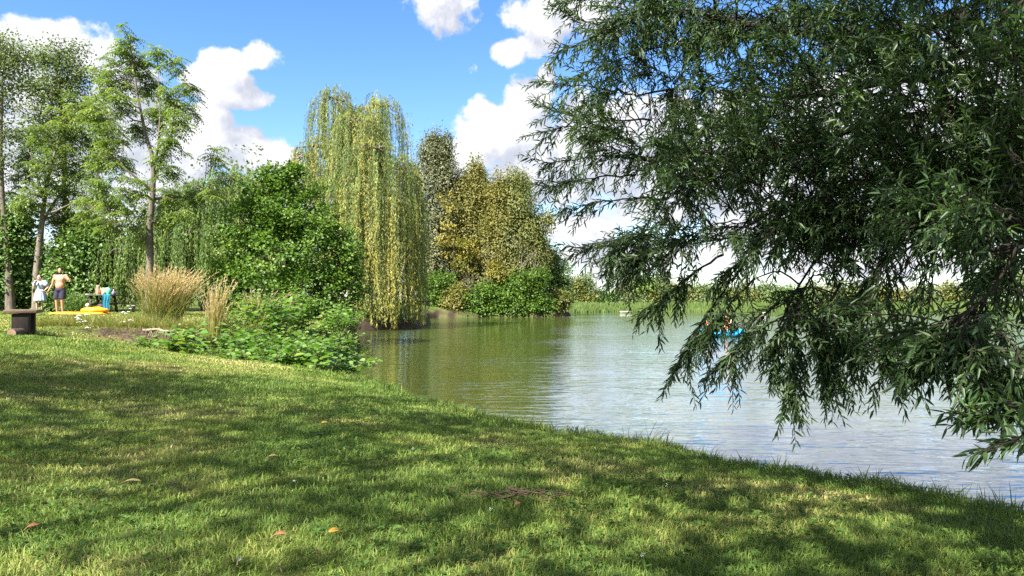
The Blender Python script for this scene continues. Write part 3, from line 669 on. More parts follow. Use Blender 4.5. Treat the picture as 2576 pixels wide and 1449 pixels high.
itree('golden_birch', 'narrow olive-gold birch beside the pointed golden one', 1250, 68.4, [(1254,462,8,26,.15),(1252,505,22,36,.7),(1260,560,34,50,1.1),(1245,620,40,50,1.2),(1275,680,40,40,.9)], M_gold, B_birch, droop=.5, flat=1.3, clumps=850, rag=.34)
itree('weeping_birch', 'olive birch with hanging twig ends at the lake side of the wooded point', 1290, 69.0, [(1284,446,8,18,.12),(1305,448,9,16,.12),(1322,462,8,18,.12),(1292,478,28,24,.7),(1300,520,44,40,1.3),(1330,570,34,44,1.0),(1290,600,56,50,1.5),(1345,640,34,46,1.0),(1320,690,54,40,1.2),(1380,548,10,18,.12),(1355,590,20,40,.4),(1270,545,30,40,.7),(1240,700,60,40,1.0),(1290,660,60,50,1.0)], M_olive, B_birch, droop=.9, flat=1.4, clumps=1500, rag=.34)
itree('background_tree', 'olive tree filling the gap between the grey-green birch and the golden one', 1135, 74, [(1135,600,50,60,1.2),(1120,680,56,50,1.2),(1160,720,50,40,.9),(1090,720,40,40,.7)], M_olive, B_grey, clumps=420)
itree('background_tree', 'green tree behind the weeping birch on the wooded point', 1340, 75, [(1330,640,50,50,1.2),(1350,700,56,50,1.2),(1290,710,50,50,.9),(1250,720,50,40,.8)], M_far, B_grey, clumps=420)
itree('small_maple', 'yellow-leaved small tree before the golden birch', 1140, 66.9, [(1130,500,26,36,.8),(1122,570,24,50,.9),(1140,620,36,28,.9),(1175,625,30,24,.6),(1165,660,36,20,.6)], M_yellow, B_dark, clumps=75, shell=.3, tr=.07, spread=.28, twigs=.5)
itree('small_maple', 'little bright yellow tree low among the birch stems', 1248, 66.4, [(1243,675,16,18,.7),(1258,692,16,10,.4)], M_yellow, B_dark, clumps=60, per=28, shell=.2, tr=.05, spread=.24, twigs=.5)
itree('leafy_tree', 'rounded green tree at the tip of the wooded point', 1385, 71.5, [(1385,640,26,22,.7),(1405,690,28,30,.9),(1385,720,40,40,1.2),(1365,670,34,40,1.0),(1412,735,22,30,.7),(1350,620,24,24,.5)], M_shrub, B_dark, leaf=(.19,.14), clumps=420, spread=.32)
for px, Y, lst, mt, lab in ((1090,66.2,[(1080,715,34,30,1.0),(1105,740,34,34,1.1),(1085,765,34,24,.9),(1120,700,20,18,.4)],M_alder,'green waterside shrub next to the hanging willow curtain'),
        (1140,65.8,[(1140,760,32,26,1.0),(1125,785,26,12,.4),(1158,735,20,20,.4)],M_gold,'yellow-brown waterside shrub between two green ones'),
        (1205,65.9,[(1190,755,38,28,1.1),(1220,735,30,26,.9),(1205,778,44,16,.9),(1235,770,28,20,.6)],M_alder,'dark green waterside shrub under the golden birch'),
        (1285,66.1,[(1280,740,36,30,1.1),(1300,770,40,22,1.0),(1255,765,30,24,.7),(1310,710,28,28,.7)],M_alder,'wide dark shrub overhanging the water below the weeping birch'),
        (1352,66.8,[(1345,740,32,34,1.1),(1365,770,30,20,.9),(1335,775,30,18,.7),(1355,700,24,26,.6)],M_alder,'green shrub at the outer end of the waterside row'),
        (1395,68.6,[(1392,765,20,18,.8),(1412,755,18,20,.6)],M_olive,'brownish low shrub where the wooded point meets the far bank')):
    tree('waterside_shrub', foot(px, Y), lab, 'shrub', blobs_px(lst, Y), mt, B_dark, rgt, leaf=(.19,.15), clumps=230, per=26, spread=.28, tr=.05, kind='diamond', shell=.5, twigs=.4)
def bare(name, label, px, Y, h, rg, n=26, spread=.5, r0=.05, mat=None, cat='tree'):
    f = foot(px, Y); root = empty(name, f, label, cat); T = MB(); S_ = MB(); f = np.array(f)
    top = f+np.array([rg.normal()*.2, 0, h]); tk = curve_path(f-np.array([0,0,.1]), top, 8, rg=rg, wob=.05*h*.3); T.tube(tk, np.linspace(r0, r0*.25, 8), 6)
    for q in range(n):
        k = rg.integers(1, 7); a = rg.random()*6.28; l = h*spread*(.3+.5*rg.random())
        e = tk[k]+np.array([math.cos(a)*l*.7, math.sin(a)*l*.7, l*.75]); pth = curve_path(tk[k], e, 5, rg=rg, wob=.04*l); S_.tube(pth, np.linspace(r0*.45, r0*.12, 5), 4)
        for z in range(2):
            e2 = pth[3]+np.array([rg.normal()*l*.3, rg.normal()*l*.3, l*.3]); S_.tube(curve_path(pth[2], e2, 4), np.linspace(r0*.22, r0*.08, 4), 4)
    local(T, root).build('trunk', mat or B_grey, root, True); local(S_, root).build('branch_spray', mat or B_grey, root, True)
for px, Y, h, l_ in ((1310,66.6,6.6,'pale leaning birch stem showing through the olive crown'),(1345,66.9,5.4,'thin pale stem near the lake tip of the wooded point'),(1228,66.8,6.0,'bare grey stem standing before the narrow olive-gold birch')):
    bare('bare_sapling', l_, px, Y, h, rgt, 12, .42, .06, B_pale)
bare('bare_bush', 'bare pale dead bush on the wooded point by the water', 1180, 65.6, 2.6, rgt, 30, .8, .05, B_pale, 'bush')

# ---- far bank
rgt = np.random.default_rng(71); Y0 = 104
def ftree(px, py, rx, ry, lab, mt, Y=Y0, name='far_tree', cat='tree', group=None, cl=150, shell=.45, lf=(.32,.22)):
    tree(name, foot(px, Y), lab, cat, blobs_px([(px,py,rx,ry,1.3),(px-rx*.5,py+ry*.5,rx*.6,ry*.5,.6),(px+rx*.45,py+ry*.35,rx*.6,ry*.6,.6),(px+rx*.1,py-ry*.6,rx*.5,ry*.45,.4)], Y), mt, B_grey, rgt, leaf=lf, clumps=cl, per=22, spread=.55, tr=.12, kind='diamond', twigs=.15, group=group, shell=shell, rag=.38, nr=.5)
ftree(1450,718,14,18,'small sparse brownish tree on the far bank nearest the point',M_olive,cl=50,shell=.3)
ftree(1470,712,15,22,'slim light green tree on the far bank beside the brownish one',M_far,Y0+1,cl=60,shell=.3)
bare('dead_tree', 'bare dead sapling standing on the far bank', 1492, Y0, 3.4, rgt, 14, .6, .05)
ftree(1585,715,30,30,'grey-green open tree on the far bank left of the pale green one',M_grey,Y0+1,cl=90,shell=.3)
ftree(1626,718,22,28,'yellow-green tree on the far bank right of the grey open one',M_willow2,Y0,cl=90)
ftree(1665,712,20,26,'grey thin tree behind the far hedge, mostly behind willow leaves',M_grey,Y0+3,cl=60,shell=.3)
for px, py, rx, ry, mt in ((1450,748,16,12,M_far),(1472,752,14,9,M_olive),(1500,748,16,12,M_far),(1528,754,13,8,M_shrub),(1552,750,20,11,M_far),(1598,752,24,10,M_small),(1640,748,18,13,M_olive),(1680,742,26,18,M_far),(1720,738,28,20,M_olive),(1765,740,26,20,M_far),
        (1815,742,30,18,M_far),(1870,740,26,20,M_olive),(1925,738,30,22,M_far),(1980,742,28,18,M_shrub),(2040,738,32,22,M_far),(2100,742,28,18,M_olive),(2160,740,30,20,M_far),(2215,744,26,14,M_gold),(2265,746,30,12,M_gold),(2320,742,32,18,M_far),(2385,738,34,22,M_olive),(2450,736,36,24,M_far)):
    ftree(px, py, rx, ry, 'low bush in the hedge along the far bank', mt, Y0-1+rgt.random()*2, 'hedge_bush', 'bush', 'hedge along the far bank', cl=110)
for px, py, rx, ry, lab in ((2520,690,60,55,'leafy tree on the far bank at the right edge behind the willow twigs'),(2640,660,80,80,'large tree on the far bank beyond the right edge')):
    ftree(px, py, rx, ry, lab, M_far, 96, cl=170)
# reeds along the far shore and on the shores out of the way
Rb = MB(); n = 26000
t = rgt.random(n); px_ = 2.0+t*78; y_ = 86+rgt.random(n)*15
d = interp(DD, px_, y_); ok = (d > -.9) & (d < 8.5) & (rgt.random(n) < np.where(d < 1.2, 1, .45)); x, y = px_[ok], y_[ok]; n = len(x); z = np.maximum(interp(ZZ, x, y), WATER)
h = (.25+.55*vnoise(x, y, .25, 61))*(.7+.6*rgt.random(n)); wd = .055+.05*rgt.random(n); le = rgt.normal(size=(n, 2))*.18
P = np.stack([x, y, z], -1); S = np.stack([wd, 0*wd, 0*wd], -1); T_ = P+np.stack([le[:, 0]*h, le[:, 1]*h, h], -1); Q = P+np.stack([le[:, 0]*h*.3, le[:, 1]*h*.3, h*.6], -1)
V = np.stack([P-S, P+S, Q+S*.8, Q-S*.8, T_], 1); bs = np.arange(n)[:, None]*5; rr = np.repeat(np.clip(.35+rgt.normal(size=n)*.2, 0, 1), 5)
Rb.add(V, bs+np.array([[0, 1, 2, 3]]), rr); Rb.F.append(bs+np.array([[3, 2, 4]]))
M_reed = leafmat('reed_blade', [(0, (.065, .105, .03)), (.5, (.105, .155, .042)), (1, (.18, .20, .07))], .35, .6, .2)
tag(Rb.build('reeds', M_reed), 'band of light green reeds and long grass along the far shore', 'reeds', kind='stuff')
# ================================================================== the near willow, hanging in from the right
rgw = np.random.default_rng(81)
bw = np.array([4.9, 1.0, 0]); bw[2] = gz(bw[0], bw[1])-.1
nw = empty('willow_tree', bw, 'huge dark willow leaning in from the right with leafy branches over the lake', 'willow tree')
NT = MB(); NL = MB()
trunk = np.array([bw, bw+[.05, .15, 1.2], bw+[.1, .5, 2.4], bw+[-.1, 1.0, 3.6], bw+[-.3, 1.6, 5.2], bw+[-.8, 2.2, 7.0]])
NT.tube(trunk, [.42, .36, .33, .27, .2, .1], 12)
def path_px(pts): return np.array([at(*p_) for p_ in pts])
def smooth_path(P, n):
    P = np.asarray(P, float); k = len(P); s_ = np.linspace(0, k-1, n); out = []
    for v in s_:
        i = min(int(v), k-2); t = v-i; p0, p1, p2, p3 = P[max(i-1, 0)], P[i], P[i+1], P[min(i+2, k-1)]
        out.append(.5*((2*p1)+(-p0+p2)*t+(2*p0-5*p1+4*p2-p3)*t*t+(-p0+3*p1-3*p2+p3)*t**3))
    return np.array(out)
limbs_ = [  # main limbs: from the trunk out over the water (points are x, y in the picture and metres away)
    ([trunk[3]], [(2700,100,4.0),(2415,45,4.6),(2254,97,4.9),(1970,58,5.3),(1700,30,5.7),(1560,60,6.0)], .07),
    ([trunk[2]], [(2800,420,3.5),(2480,300,4.1),(2240,315,4.5),(2050,360,4.9),(1850,390,5.2),(1640,400,5.5),(1560,390,5.6)], .05),
    ([trunk[2]], [(2800,600,3.2),(2500,520,3.6),(2300,560,3.9),(2110,560,4.3),(1900,600,4.6),(1720,620,4.9),(1560,640,5.1)], .008),
    ([trunk[3]], [(2650,250,3.9),(2300,200,4.5),(2000,230,5.2),(1750,220,5.7),(1600,240,5.9)], .045),
    ([trunk[2]], [(2750,560,2.9),(2560,640,3.0),(2440,760,3.1),(2380,880,3.1)], .008),
    ([trunk[2]], [(2700,420,3.8),(2350,420,4.3),(2150,520,4.5),(2030,700,4.5),(1960,820,4.4)], .018),
    ([trunk[4]], [(2600,-150,4.2),(2200,-200,5.0),(1850,-150,5.6),(1600,-60,6.0)], .09),
    ([trunk[4]], [(2900,-250,3.4),(2500,-330,4.0),(2100,-420,4.8)], .09)]
LPs = []
for pre, pts, r0 in limbs_:
    P = smooth_path(np.vstack([np.array(pre), path_px(pts)]), 34); tt = np.linspace(0, 1, 34)[:, None]; P = P+np.sin(tt*rgw.uniform(7, 13, 3)+rgw.random(3)*6)*.035*np.sin(tt*math.pi); NT.tube(P, min(.008, .004+r0*.08)+r0*(1-np.linspace(0, 1, 34))**1.5, 8)
    LPs += [(p_, i) for i, p_ in enumerate(P) if i > 4]
LPa = np.array([p_ for p_, _ in LPs])

def spray(P, rg, ln=(.037, .069), wr=.20, den=58, r0=.0035, tone=None, wide=1.0, tip=False):
    """a leafy twig along path P"""
    n0 = len(P); Lt = np.linalg.norm(np.diff(P, axis=0), axis=1).sum(); m_ = max(5, int(Lt*den)); t = np.linspace(.06, 1, m_); sg = np.linspace(0, 1, n0)
    Q = np.stack([np.interp(t, sg, P[:, c]) for c in range(3)], -1); Tn = unit(np.gradient(Q, axis=0))
    a = np.arange(m_)*2.4+rg.random()*6; ref = rdir(rg, 1)[0]; A_ = unit(np.cross(Tn, ref)); B_ = np.cross(Tn, A_)
    side = A_*np.cos(a)[:, None]+B_*np.sin(a)[:, None]
    D = Tn*(.75+.25*rg.random(m_))[:, None]+side*(.75*wide)+np.array([0, 0, -.16])+rg.normal(size=(m_, 3))*.2
    N = unit(np.array([0, 0, .8])+rdir(rg, m_)*.7)
    L_ = (ln[0]+(ln[1]-ln[0])*rg.random(m_))*(.65+.5*np.sin(np.clip(t*1.05, 0, 1)*math.pi*.85)); tn = rg.random() if tone is None else tone
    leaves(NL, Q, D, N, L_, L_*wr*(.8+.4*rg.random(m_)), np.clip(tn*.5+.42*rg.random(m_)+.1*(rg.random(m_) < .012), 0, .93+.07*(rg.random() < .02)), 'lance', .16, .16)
    NT.tube(P, np.linspace(r0, .0012, n0), 4, cap=False)

def branchlet(a, b, rg, subs, sag=.05, r0=.008, length=(.16, .38), hang=.5, den=58, ln=(.037, .069)):
    """branch from a to b with leafy twigs along its outer part"""
    L0 = np.linalg.norm(b-a); P = curve_path(a, b, 12, rg=rg, wob=.010*L0, up=sag*L0); NT.tube(P, np.linspace(r0, .0025, 12), 5, cap=False)
    d0 = unit(b-a)
    for q in range(subs):
        f = rg.random()**.75; i = int(2+f*9.9); s_ = P[min(i, 11)]
        dr = unit(d0*.9+rdir(rg, 1)[0]*.85+np.array([0, 0, -hang])); l = length[0]+(length[1]-length[0])*rg.random()
        e = s_+dr*l; p_ = curve_path(s_, e, 6, rg=rg, wob=.006); p_[:, 2] -= np.linspace(0, 1, 6)**2*l*.25*hang
        spray(p_, rg, den=den, ln=ln)
    spray(curve_path(P[8], b+d0*.10, 6), rg, den=den, ln=ln)

# outer boughs that make the ragged outline: (start, tip, twigs, hang)
outer = [((1640,-30,5.9),(1405,25,6.1),10,.3),((1650,40,5.9),(1408,150,6.0),11,.4),((1700,110,5.8),(1450,215,5.9),10,.5),((1600,235,5.8),(1380,232,5.9),12,.25),((1640,300,5.7),(1370,350,5.8),13,.3),((1600,360,5.6),(1395,300,5.7),9,.3),
    ((1640,395,5.5),(1380,430,5.5),13,.35),((1600,440,5.4),(1400,490,5.4),12,.5),((1680,500,5.3),(1430,545,5.3),12,.4),((1640,590,5.1),(1480,650,5.1),12,.5),((1700,620,4.9),(1545,705,4.9),12,.6),((1560,170,6.0),(1480,270,6.0),8,.5),
    ((1820,640,4.8),(1640,820,4.8),15,.8),((1860,680,4.7),(1710,955,4.6),16,.9),((1960,760,4.5),(1830,955,4.5),16,1.0),((1900,700,4.7),(1780,880,4.6),14,.9),((2000,800,4.4),(1985,1050,4.3),20,1.2),((2060,820,4.3),(2085,1010,4.3),15,1.1),((2000,760,4.4),(1955,930,4.4),14,1.1),
    ((2130,760,4.3),(2150,980,4.2),15,1.1),((2200,760,4.1),(2230,965,4.0),14,1.0),((2120,700,4.3),(2060,900,4.3),14,1.0),((2400,800,3.1),(2290,985,3.1),10,.7),((2460,850,3.0),(2380,930,3.0),10,.8),((2440,900,2.9),(2470,1040,2.8),13,.9),((2560,880,2.8),(2550,1010,2.8),12,.8),
    ((2640,1010,2.7),(2450,1075,2.75),9,.1),((2720,1060,2.5),(2510,1140,2.5),5,.0),((2640,820,2.9),(2570,960,2.9),9,.6),((2450,780,3.1),(2330,900,3.1),10,.7),((2050,560,4.5),(1840,720,4.6),14,.8),((2240,640,4.1),(2130,840,4.2),14,1.0),((1560,80,6.0),(1430,60,6.1),9,.3),((1700,-60,5.9),(1480,-20,6.1),9,.3)]
for s_, e, k, hg in outer:
    big_ = e[2] < 3.4; e = (e[0], e[1]-(58*hg*4.3/e[2] if hg >= .5 else 20), e[2]); a = at(*s_); b = at(*e)
    branchlet(a, b, rgw, int(k*1.9), .04, .009, (.10, .30) if not big_ else (.06, .17), hg*.8, 68 if not big_ else 60, ln=(.039, .072) if not big_ else (.05, .09))
    j = int(((LPa-a)**2).sum(1).argmin()); NT.tube(curve_path(LPa[j], a, 6, rg=rgw, wob=.005, up=.06), np.linspace(.011, .007, 6)*(.4 if big_ else .6), 5, cap=False)
# inner mass of the crown: leafy boughs through its whole depth
mass = [((2180,820),(150,90),4.1,.5,22),((1980,800),(130,90),4.4,.5,14),((1650,620),(120,75),5.0,.5,46),((2230,800),(130,110),4.0,.5,26),((2450,860),(120,80),3.1,.4,26),((1640,48),(190,96),5.8,.6,60),((1590,208),(180,104),5.7,.6,68),((1610,344),(180,88),5.4,.6,64),((1760,152),(210,136),5.5,.8,76),((1800,336),(200,120),5.1,.8,76),((1760,480),(180,80),4.9,.7,56),
    ((2020,96),(240,152),5.2,1.0,104),((2050,288),(240,144),4.8,1.0,104),((2000,456),(220,120),4.6,.8,92),((1960,584),(200,88),4.5,.6,68),((2130,600),(150,104),4.3,.6,56),
    ((2320,96),(260,160),4.6,1.1,156),((2350,288),(240,152),4.3,1.0,145),((2300,464),(220,120),4.0,.9,124),((2470,536),(150,104),3.3,.6,62),((2510,664),(100,88),3.0,.4,41),((2330,576),(110,64),3.5,.5,35),((2540,384),(150,160),3.6,.8,93),((2580,120),(160,208),4.0,1.0,104),
    ((2000,-160),(420,136),5.4,1.4,88),((2450,-220),(380,192),4.6,1.4,114),((2760,240),(180,208),3.8,1.0,72)]
for (cx, cy_), (rx, ry), Y, dy, n in mass:
    for q in range(n):
        while True:
            u = rgw.random(3)*2-1
            if (u**2).sum() < 1: break
        y = max(2.3, Y+u[2]*dy); b = at(cx+u[0]*rx, cy_+u[1]*ry, y)
        if vnoise(b[:1]+b[1]*.35, b[2:3], 3.2, 83, 2)[0] < .40+.03*(cx < 1900): continue
        j = np.argsort(((LPa-b)**2).sum(1))[rgw.integers(0, 4)]; a0 = LPa[j]; dv = b-a0; L0 = np.linalg.norm(dv)
        ln_ = min(L0, .30+.30*rgw.random()); st = b-dv/max(L0, .01)*ln_
        st = st+np.array([.18, .06, .14])*rgw.random()
        if L0 > .7 and rgw.random() < .35: NT.tube(curve_path(a0, st, 7, rg=rgw, wob=.010, up=.08*L0), np.linspace(.009, .005, 7), 4, cap=False)
        branchlet(st, b, rgw, 4 if cx > 1900 else 5, .05, .005, (.12, .32), .24, 64)
local(NT, nw).build('trunk', plain('willow_bark', (.042, .034, .026), .9, .2, nscale=22, bump=.5, col2=(.022, .018, .014), stretch=(1, 1, .4)), nw, True)
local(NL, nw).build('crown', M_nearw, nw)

# ================================================================== trees behind and beside the viewer that throw the dappled shade
rgs = np.random.default_rng(91)
def shade_tree(label, base, blobs, clumps, per, tr=.09):
    tree('shade_tree', base, label, 'tree', blobs, M_shade, B_grey, rgs, leaf=(.15, .10), clumps=clumps, per=per, spread=.27, kind='diamond', shell=.15, tr=tr, twigs=.12, flat=.5)
sb = (-7.5, -2.6, gz(-7.5, -2.6))
shade_tree('large leafy tree behind the viewer shading the near lawn', sb, [((-6.2, .6, 7.6), (4.6, 4.2, 1.8), 2.0), ((-9.2, .6, 7.9), (3.2, 2.8, 1.8), 1.2), ((-3.0, -.8, 7.4), (3.6, 3.4, 1.6), 1.1), ((.4, .4, 6.6), (3.4, 2.4, 1.3), 1.5), ((-2.2, -3.2, 6.8), (3.4, 2.4, 1.4), 1.4), ((3.4, 1.0, 7.2), (2.6, 2.2, 1.2), 1.0), ((-7.2, -1.8, 10), (3.6, 3.6, 2.0), .8)], 640, 24)
sb = (-13.0, 2.2, gz(-13, 2.2))
shade_tree('leafy tree beyond the left edge shading the lawn by the bench', sb, [((-11.8, 1.0, 7.6), (3.2, 2.0, 1.6), 1.4), ((-9.8, 1.6, 8.0), (2.2, 1.5, 1.2), .7), ((-14.5, .2, 9.2), (2.8, 2.8, 1.8), .9)], 330, 24, .09)
# ================================================================== people
def voxel(mb, voxel_size, smooth=4):
    """one continuous skin round the collected volumes"""
    me = mb.mesh('tmp', SKIN[0]); o = bpy.data.objects.new('tmp', me); COL.objects.link(o)
    m_ = o.modifiers.new('r', 'REMESH'); m_.mode = 'VOXEL'; m_.voxel_size = voxel_size
    s_ = o.modifiers.new('s', 'SMOOTH'); s_.factor = .5; s_.iterations = smooth
    dg = bpy.context.evaluated_depsgraph_get(); out = bpy.data.meshes.new_from_object(o.evaluated_get(dg))
    bpy.data.objects.remove(o); bpy.data.meshes.remove(me)
    out.polygons.foreach_set('use_smooth', np.ones(len(out.polygons), bool))
    return out
def put(me, name, mat, root):
    me.materials.clear(); me.materials.append(mat); me.name = name
    o = bpy.data.objects.new(name, me); COL.objects.link(o); o.parent = root; return o
SKIN = [plain('tanned_skin', (.52, .29, .18), .55, .4, .12, 30), plain('fair_skin', (.56, .36, .26), .55, .4, .1, 30)]
def limb(mb, pts, rad, n=10):
    pts = [np.array(p_, float) for p_ in pts]
    P, r_ = [], []
    for i in range(len(pts)-1):
        for t in (0, .33, .66):
            P.append(pts[i]*(1-t)+pts[i+1]*t); r_.append(rad[i]*(1-t)+rad[i+1]*t)
    P.append(pts[-1]); r_.append(rad[-1]); mb.tube(P, r_, n)
    for p_, q in zip(pts, rad): mb.ell(p_, (q, q, q), 10, 7)
def hand(mb, wr, h, wd, curl, s=1.0, thumb=1):
    h = unit(np.array(h, float)); wd = np.array(wd, float); wd = unit(wd-h*np.dot(wd, h)); nn = np.cross(h, wd)
    wr = np.array(wr, float)
    for t in (.02, .05, .08):
        for o_ in (-.026, 0, .026): mb.ell(wr+h*t*s+wd*o_*s, (.019*s, .019*s, .019*s), 8, 6)
    for o_, ln in ((-.033, .058), (-.011, .074), (.011, .080), (.033, .072)):
        p0 = wr+h*.088*s+wd*o_*s; d1 = h*math.cos(curl*.5)+nn*math.sin(curl*.5); p1 = p0+d1*ln*.5*s
        d2 = h*math.cos(curl*1.3)+nn*math.sin(curl*1.3); p2 = p1+d2*ln*.5*s
        mb.tube([p0, p1, p2], [.0098*s, .0092*s, .0078*s], 7); mb.ell(p2, (.0085*s,)*3, 7, 5); mb.ell(p1, (.0096*s,)*3, 7, 5)
    p0 = wr+h*.03*s+wd*thumb*.03*s; p1 = p0+(h*.6+wd*thumb*.75+nn*.3)*.038*s; p2 = p1+(h*.85+wd*thumb*.3+nn*.45)*.034*s
    mb.tube([p0, p1, p2], [.013*s, .0115*s, .009*s], 7); mb.ell(p2, (.0095*s,)*3, 7, 5)
def person(name, loc, label, J, skin, sex='m', s=1.0, vox=.0085, rz=0):
    root = empty(name, loc, label, 'person', rz=rz); B = MB()
    m_ = 1.0 if sex == 'm' else .86
    pel, ch, nk, hd = [np.array(J[k], float) for k in ('pelvis', 'chest', 'neck', 'head')]
    f = unit(np.array(J['face'], float)); sd_ = unit(np.cross(f, np.array([0, 0, 1.0])))
    B.ell(pel, (.168*m_+.012, .115*m_, .13)); mid = (pel+ch)/2
    B.ell(mid+np.array([0, -.02, -.02]) if sex == 'm' else mid, (.165*m_*(1.0 if sex == 'm' else .86), .125*m_, .17)); B.ell(ch, (.185*m_, .118*m_, .19))
    for k in ('l', 'r'):
        sh = np.array(J['sh'+k]); limb(B, [nk*.55+ch*.45+np.array([0, .02, 0]), sh*.55+nk*.28+ch*.17, sh], [.068*m_, .066*m_, .058*m_]); B.ell(ch*.62+sh*.38+np.array([0, 0, -.07]), (.088*m_, .098*m_, .15)); B.ell(ch*.55+sh*.45+np.array([0, -.055*(1 if sex == 'm' else .9), -.03]), (.085*m_, .06*m_, .07)); B.ell(ch*.45+sh*.55+np.array([0, -.02, -.03]), (.10*m_, .085*m_, .085)); B.ell(sh, (.066*m_,)*3)
        limb(B, [sh, J['el'+k], J['wr'+k]], [.054*m_, .042*m_, .027*m_]); B.ell(np.array(J['el'+k])*.7+np.array(J['wr'+k])*.3, (.042*m_,)*3)
        hp = np.array(J['hip'+k]); limb(B, [hp, J['kn'+k], J['an'+k]], [.088*m_, .056*m_, .038*m_])
        kn, an = np.array(J['kn'+k]), np.array(J['an'+k]); B.ell(kn*.68+an*.32+np.array([0, .022, 0]), (.052*m_, .055*m_, .10))
        ft = unit(np.array(J['ft'+k], float)); limb(B, [an-np.array([0, 0, .03])-ft*.035, an-np.array([0, 0, .045])+ft*.09, an-np.array([0, 0, .052])+ft*.155], [.036, .034, .025])
        hand(B, J['wr'+k], J['hd'+k], J['hw'+k], J.get('cu'+k, .5), .95*m_, J.get('th'+k, 1))
    limb(B, [ch+np.array([0, .02, .14]), nk, hd-np.array([0, 0, .06])], [.075*m_, .055*m_, .052*m_])
    B.ell(ch+np.array([0, .01, .15]), (.13*m_, .07*m_, .05))
    B.ell(hd+np.array([0, 0, .025]), (.076, .092, .10)); B.ell(hd+f*.032-np.array([0, 0, .05]), (.055, .055, .062))
    B.tube([hd+f*.085+np.array([0, 0, .015]), hd+f*.112-np.array([0, 0, .022])], [.009, .015], 7); B.ell(hd+f*.083-np.array([0, 0, .066]), (.022, .012, .009), 8, 6)
    B.ell(hd+f*.075+np.array([0, 0, .036]), (.045, .02, .012), 8, 6)
    for q in (-1, 1): B.ell(hd+sd_*q*.078-np.array([0, 0, .005]), (.012, .02, .03), 8, 6)
    put(voxel(B, vox, 7), 'body', skin, root)
    for q in (-1, 1):
        E = MB(); E.ell(hd+f*.087+sd_*q*.031+np.array([0, 0, .014]), (.010, .010, .008), 8, 6); E.build('eye', EYE, root, True)
    return root, hd, f
EYE = plain('dark_eye', (.02, .015, .012), .2, .5)
HAIRD = plain('dark_hair', (.020, .014, .010), .7, .3, .3, 60); HAIRB = plain('brown_hair', (.11, .065, .035), .65, .3, .35, 50)
def cloth_voxel(parts, name, mat, root, vox=.012, sm_=6):
    B = MB()
    for kind, *a in parts:
        if kind == 'e': B.ell(*a)
        elif kind == 'l': limb(B, *a)
        elif kind == 't': B.tube(*a)
    return put(voxel(B, vox, sm_), name, mat, root)

# man standing by the mat
Ym = 27.9; xm = (152-1288)/1860*Ym; zm = gz(xm, Ym)
J = dict(pelvis=(-.01, 0, .93), chest=(0, -.005, 1.30), neck=(.0, .0, 1.50), head=(.01, -.02, 1.64), face=(.35, -.93, -.16),
    shl=(-.215, 0, 1.44), ell=(-.31, .01, 1.13), wrl=(-.415, -.05, .885), hdl=(-.45, -.15, -.9), hwl=(.2, -.9, .1), cul=.5, thl=1,
    shr=(.215, 0, 1.45), elr=(.385, -.06, 1.25), wrr=(.22, -.17, 1.40), hdr=(-.6, -.15, .55), hwr=(.4, .3, .85), cur=.7, thr=1,
    hipl=(-.10, 0, .90), knl=(-.125, -.03, .50), anl=(-.12, .02, .085), ftl=(-.25, -.97, 0), hipr=(.09, 0, .90), knr=(.085, -.02, .50), anr=(.075, .05, .085), ftr=(.2, -.98, 0))
man, hd, f = person('person', (xm, Ym, zm), 'shirtless bearded man in dark swim shorts standing at the end of the orange mat', J, SKIN[0])
cloth_voxel([('e', (-.01, .0, .93), (.192, .142, .11)), ('t', [(-.095, 0, .93), (-.105, 0, .86), (-.118, -.02, .72), (-.126, -.03, .585)], [.09, .108, .112, .118], 18), ('t', [(.09, 0, .93), (.095, 0, .86), (.096, -.015, .72), (.094, -.02, .585)], [.09, .108, .112, .118], 18)], 'swim_shorts', plain('navy_shorts', (.045, .042, .075), .75, .2, .5, 26, col2=(.02, .02, .035)), man)
H = MB(); H.ell(hd+np.array([0, .012, .045]), (.081, .093, .086)); H.build('hair', HAIRD, man, True)
H = MB(); H.ell(hd+f*.034-np.array([0, 0, .078]), (.062, .062, .05)); H.build('beard', HAIRD, man, True)

# woman in the dress, drinking
Yd = 31.6; xd = (101-1288)/1860*Yd; zd = gz(xd, Yd)
J = dict(pelvis=(.0, 0, .86), chest=(.02, 0, 1.18), neck=(.02, -.01, 1.36), head=(.0, -.04, 1.49), face=(-.45, -.88, .12),
    shl=(-.155, -.01, 1.31), ell=(-.225, -.10, 1.05), wrl=(-.10, -.20, 1.275), hdl=(.45, .05, .85), hwl=(.7, .5, -.3), cul=.9, thl=1,
    shr=(.19, 0, 1.31), elr=(.34, .0, 1.07), wrr=(.245, -.12, .93), hdr=(-.8, -.25, -.35), hwr=(.1, -.9, .4), cur=.4, thr=-1,
    hipl=(-.09, 0, .83), knl=(-.125, -.02, .46), anl=(-.13, .02, .085), ftl=(-.2, -.98, 0), hipr=(.09, 0, .83), knr=(.085, 0, .46), anr=(.05, .06, .085), ftr=(.15, -.98, 0))
woman, hd, f = person('person', (xd, Yd, zd), 'woman in a pale blue summer dress drinking beside the shirtless man', J, SKIN[1], 'f')
th = np.arange(40)*2*math.pi/40; D_ = MB()
pr = [(.0, .50), (.255, .50), (.262, .53), (.235, .66), (.20, .82), (.165, .95), (.125, 1.02), (.0, 1.06)]
V = np.array([[r_*math.cos(t)*(1+.045*math.cos(13*t)*(z < .9)*(r_ > .01)), r_*.78*math.sin(t)*(1+.045*math.cos(13*t)*(z < .9)*(r_ > .01)), z] for r_, z in pr for t in th])
i = np.arange(len(pr)-1)[:, None]*40; j = np.arange(40)[None]; D_.add(V, np.stack([i+j, i+(j+1) % 40, i+40+(j+1) % 40, i+40+j], -1).reshape(-1, 4))
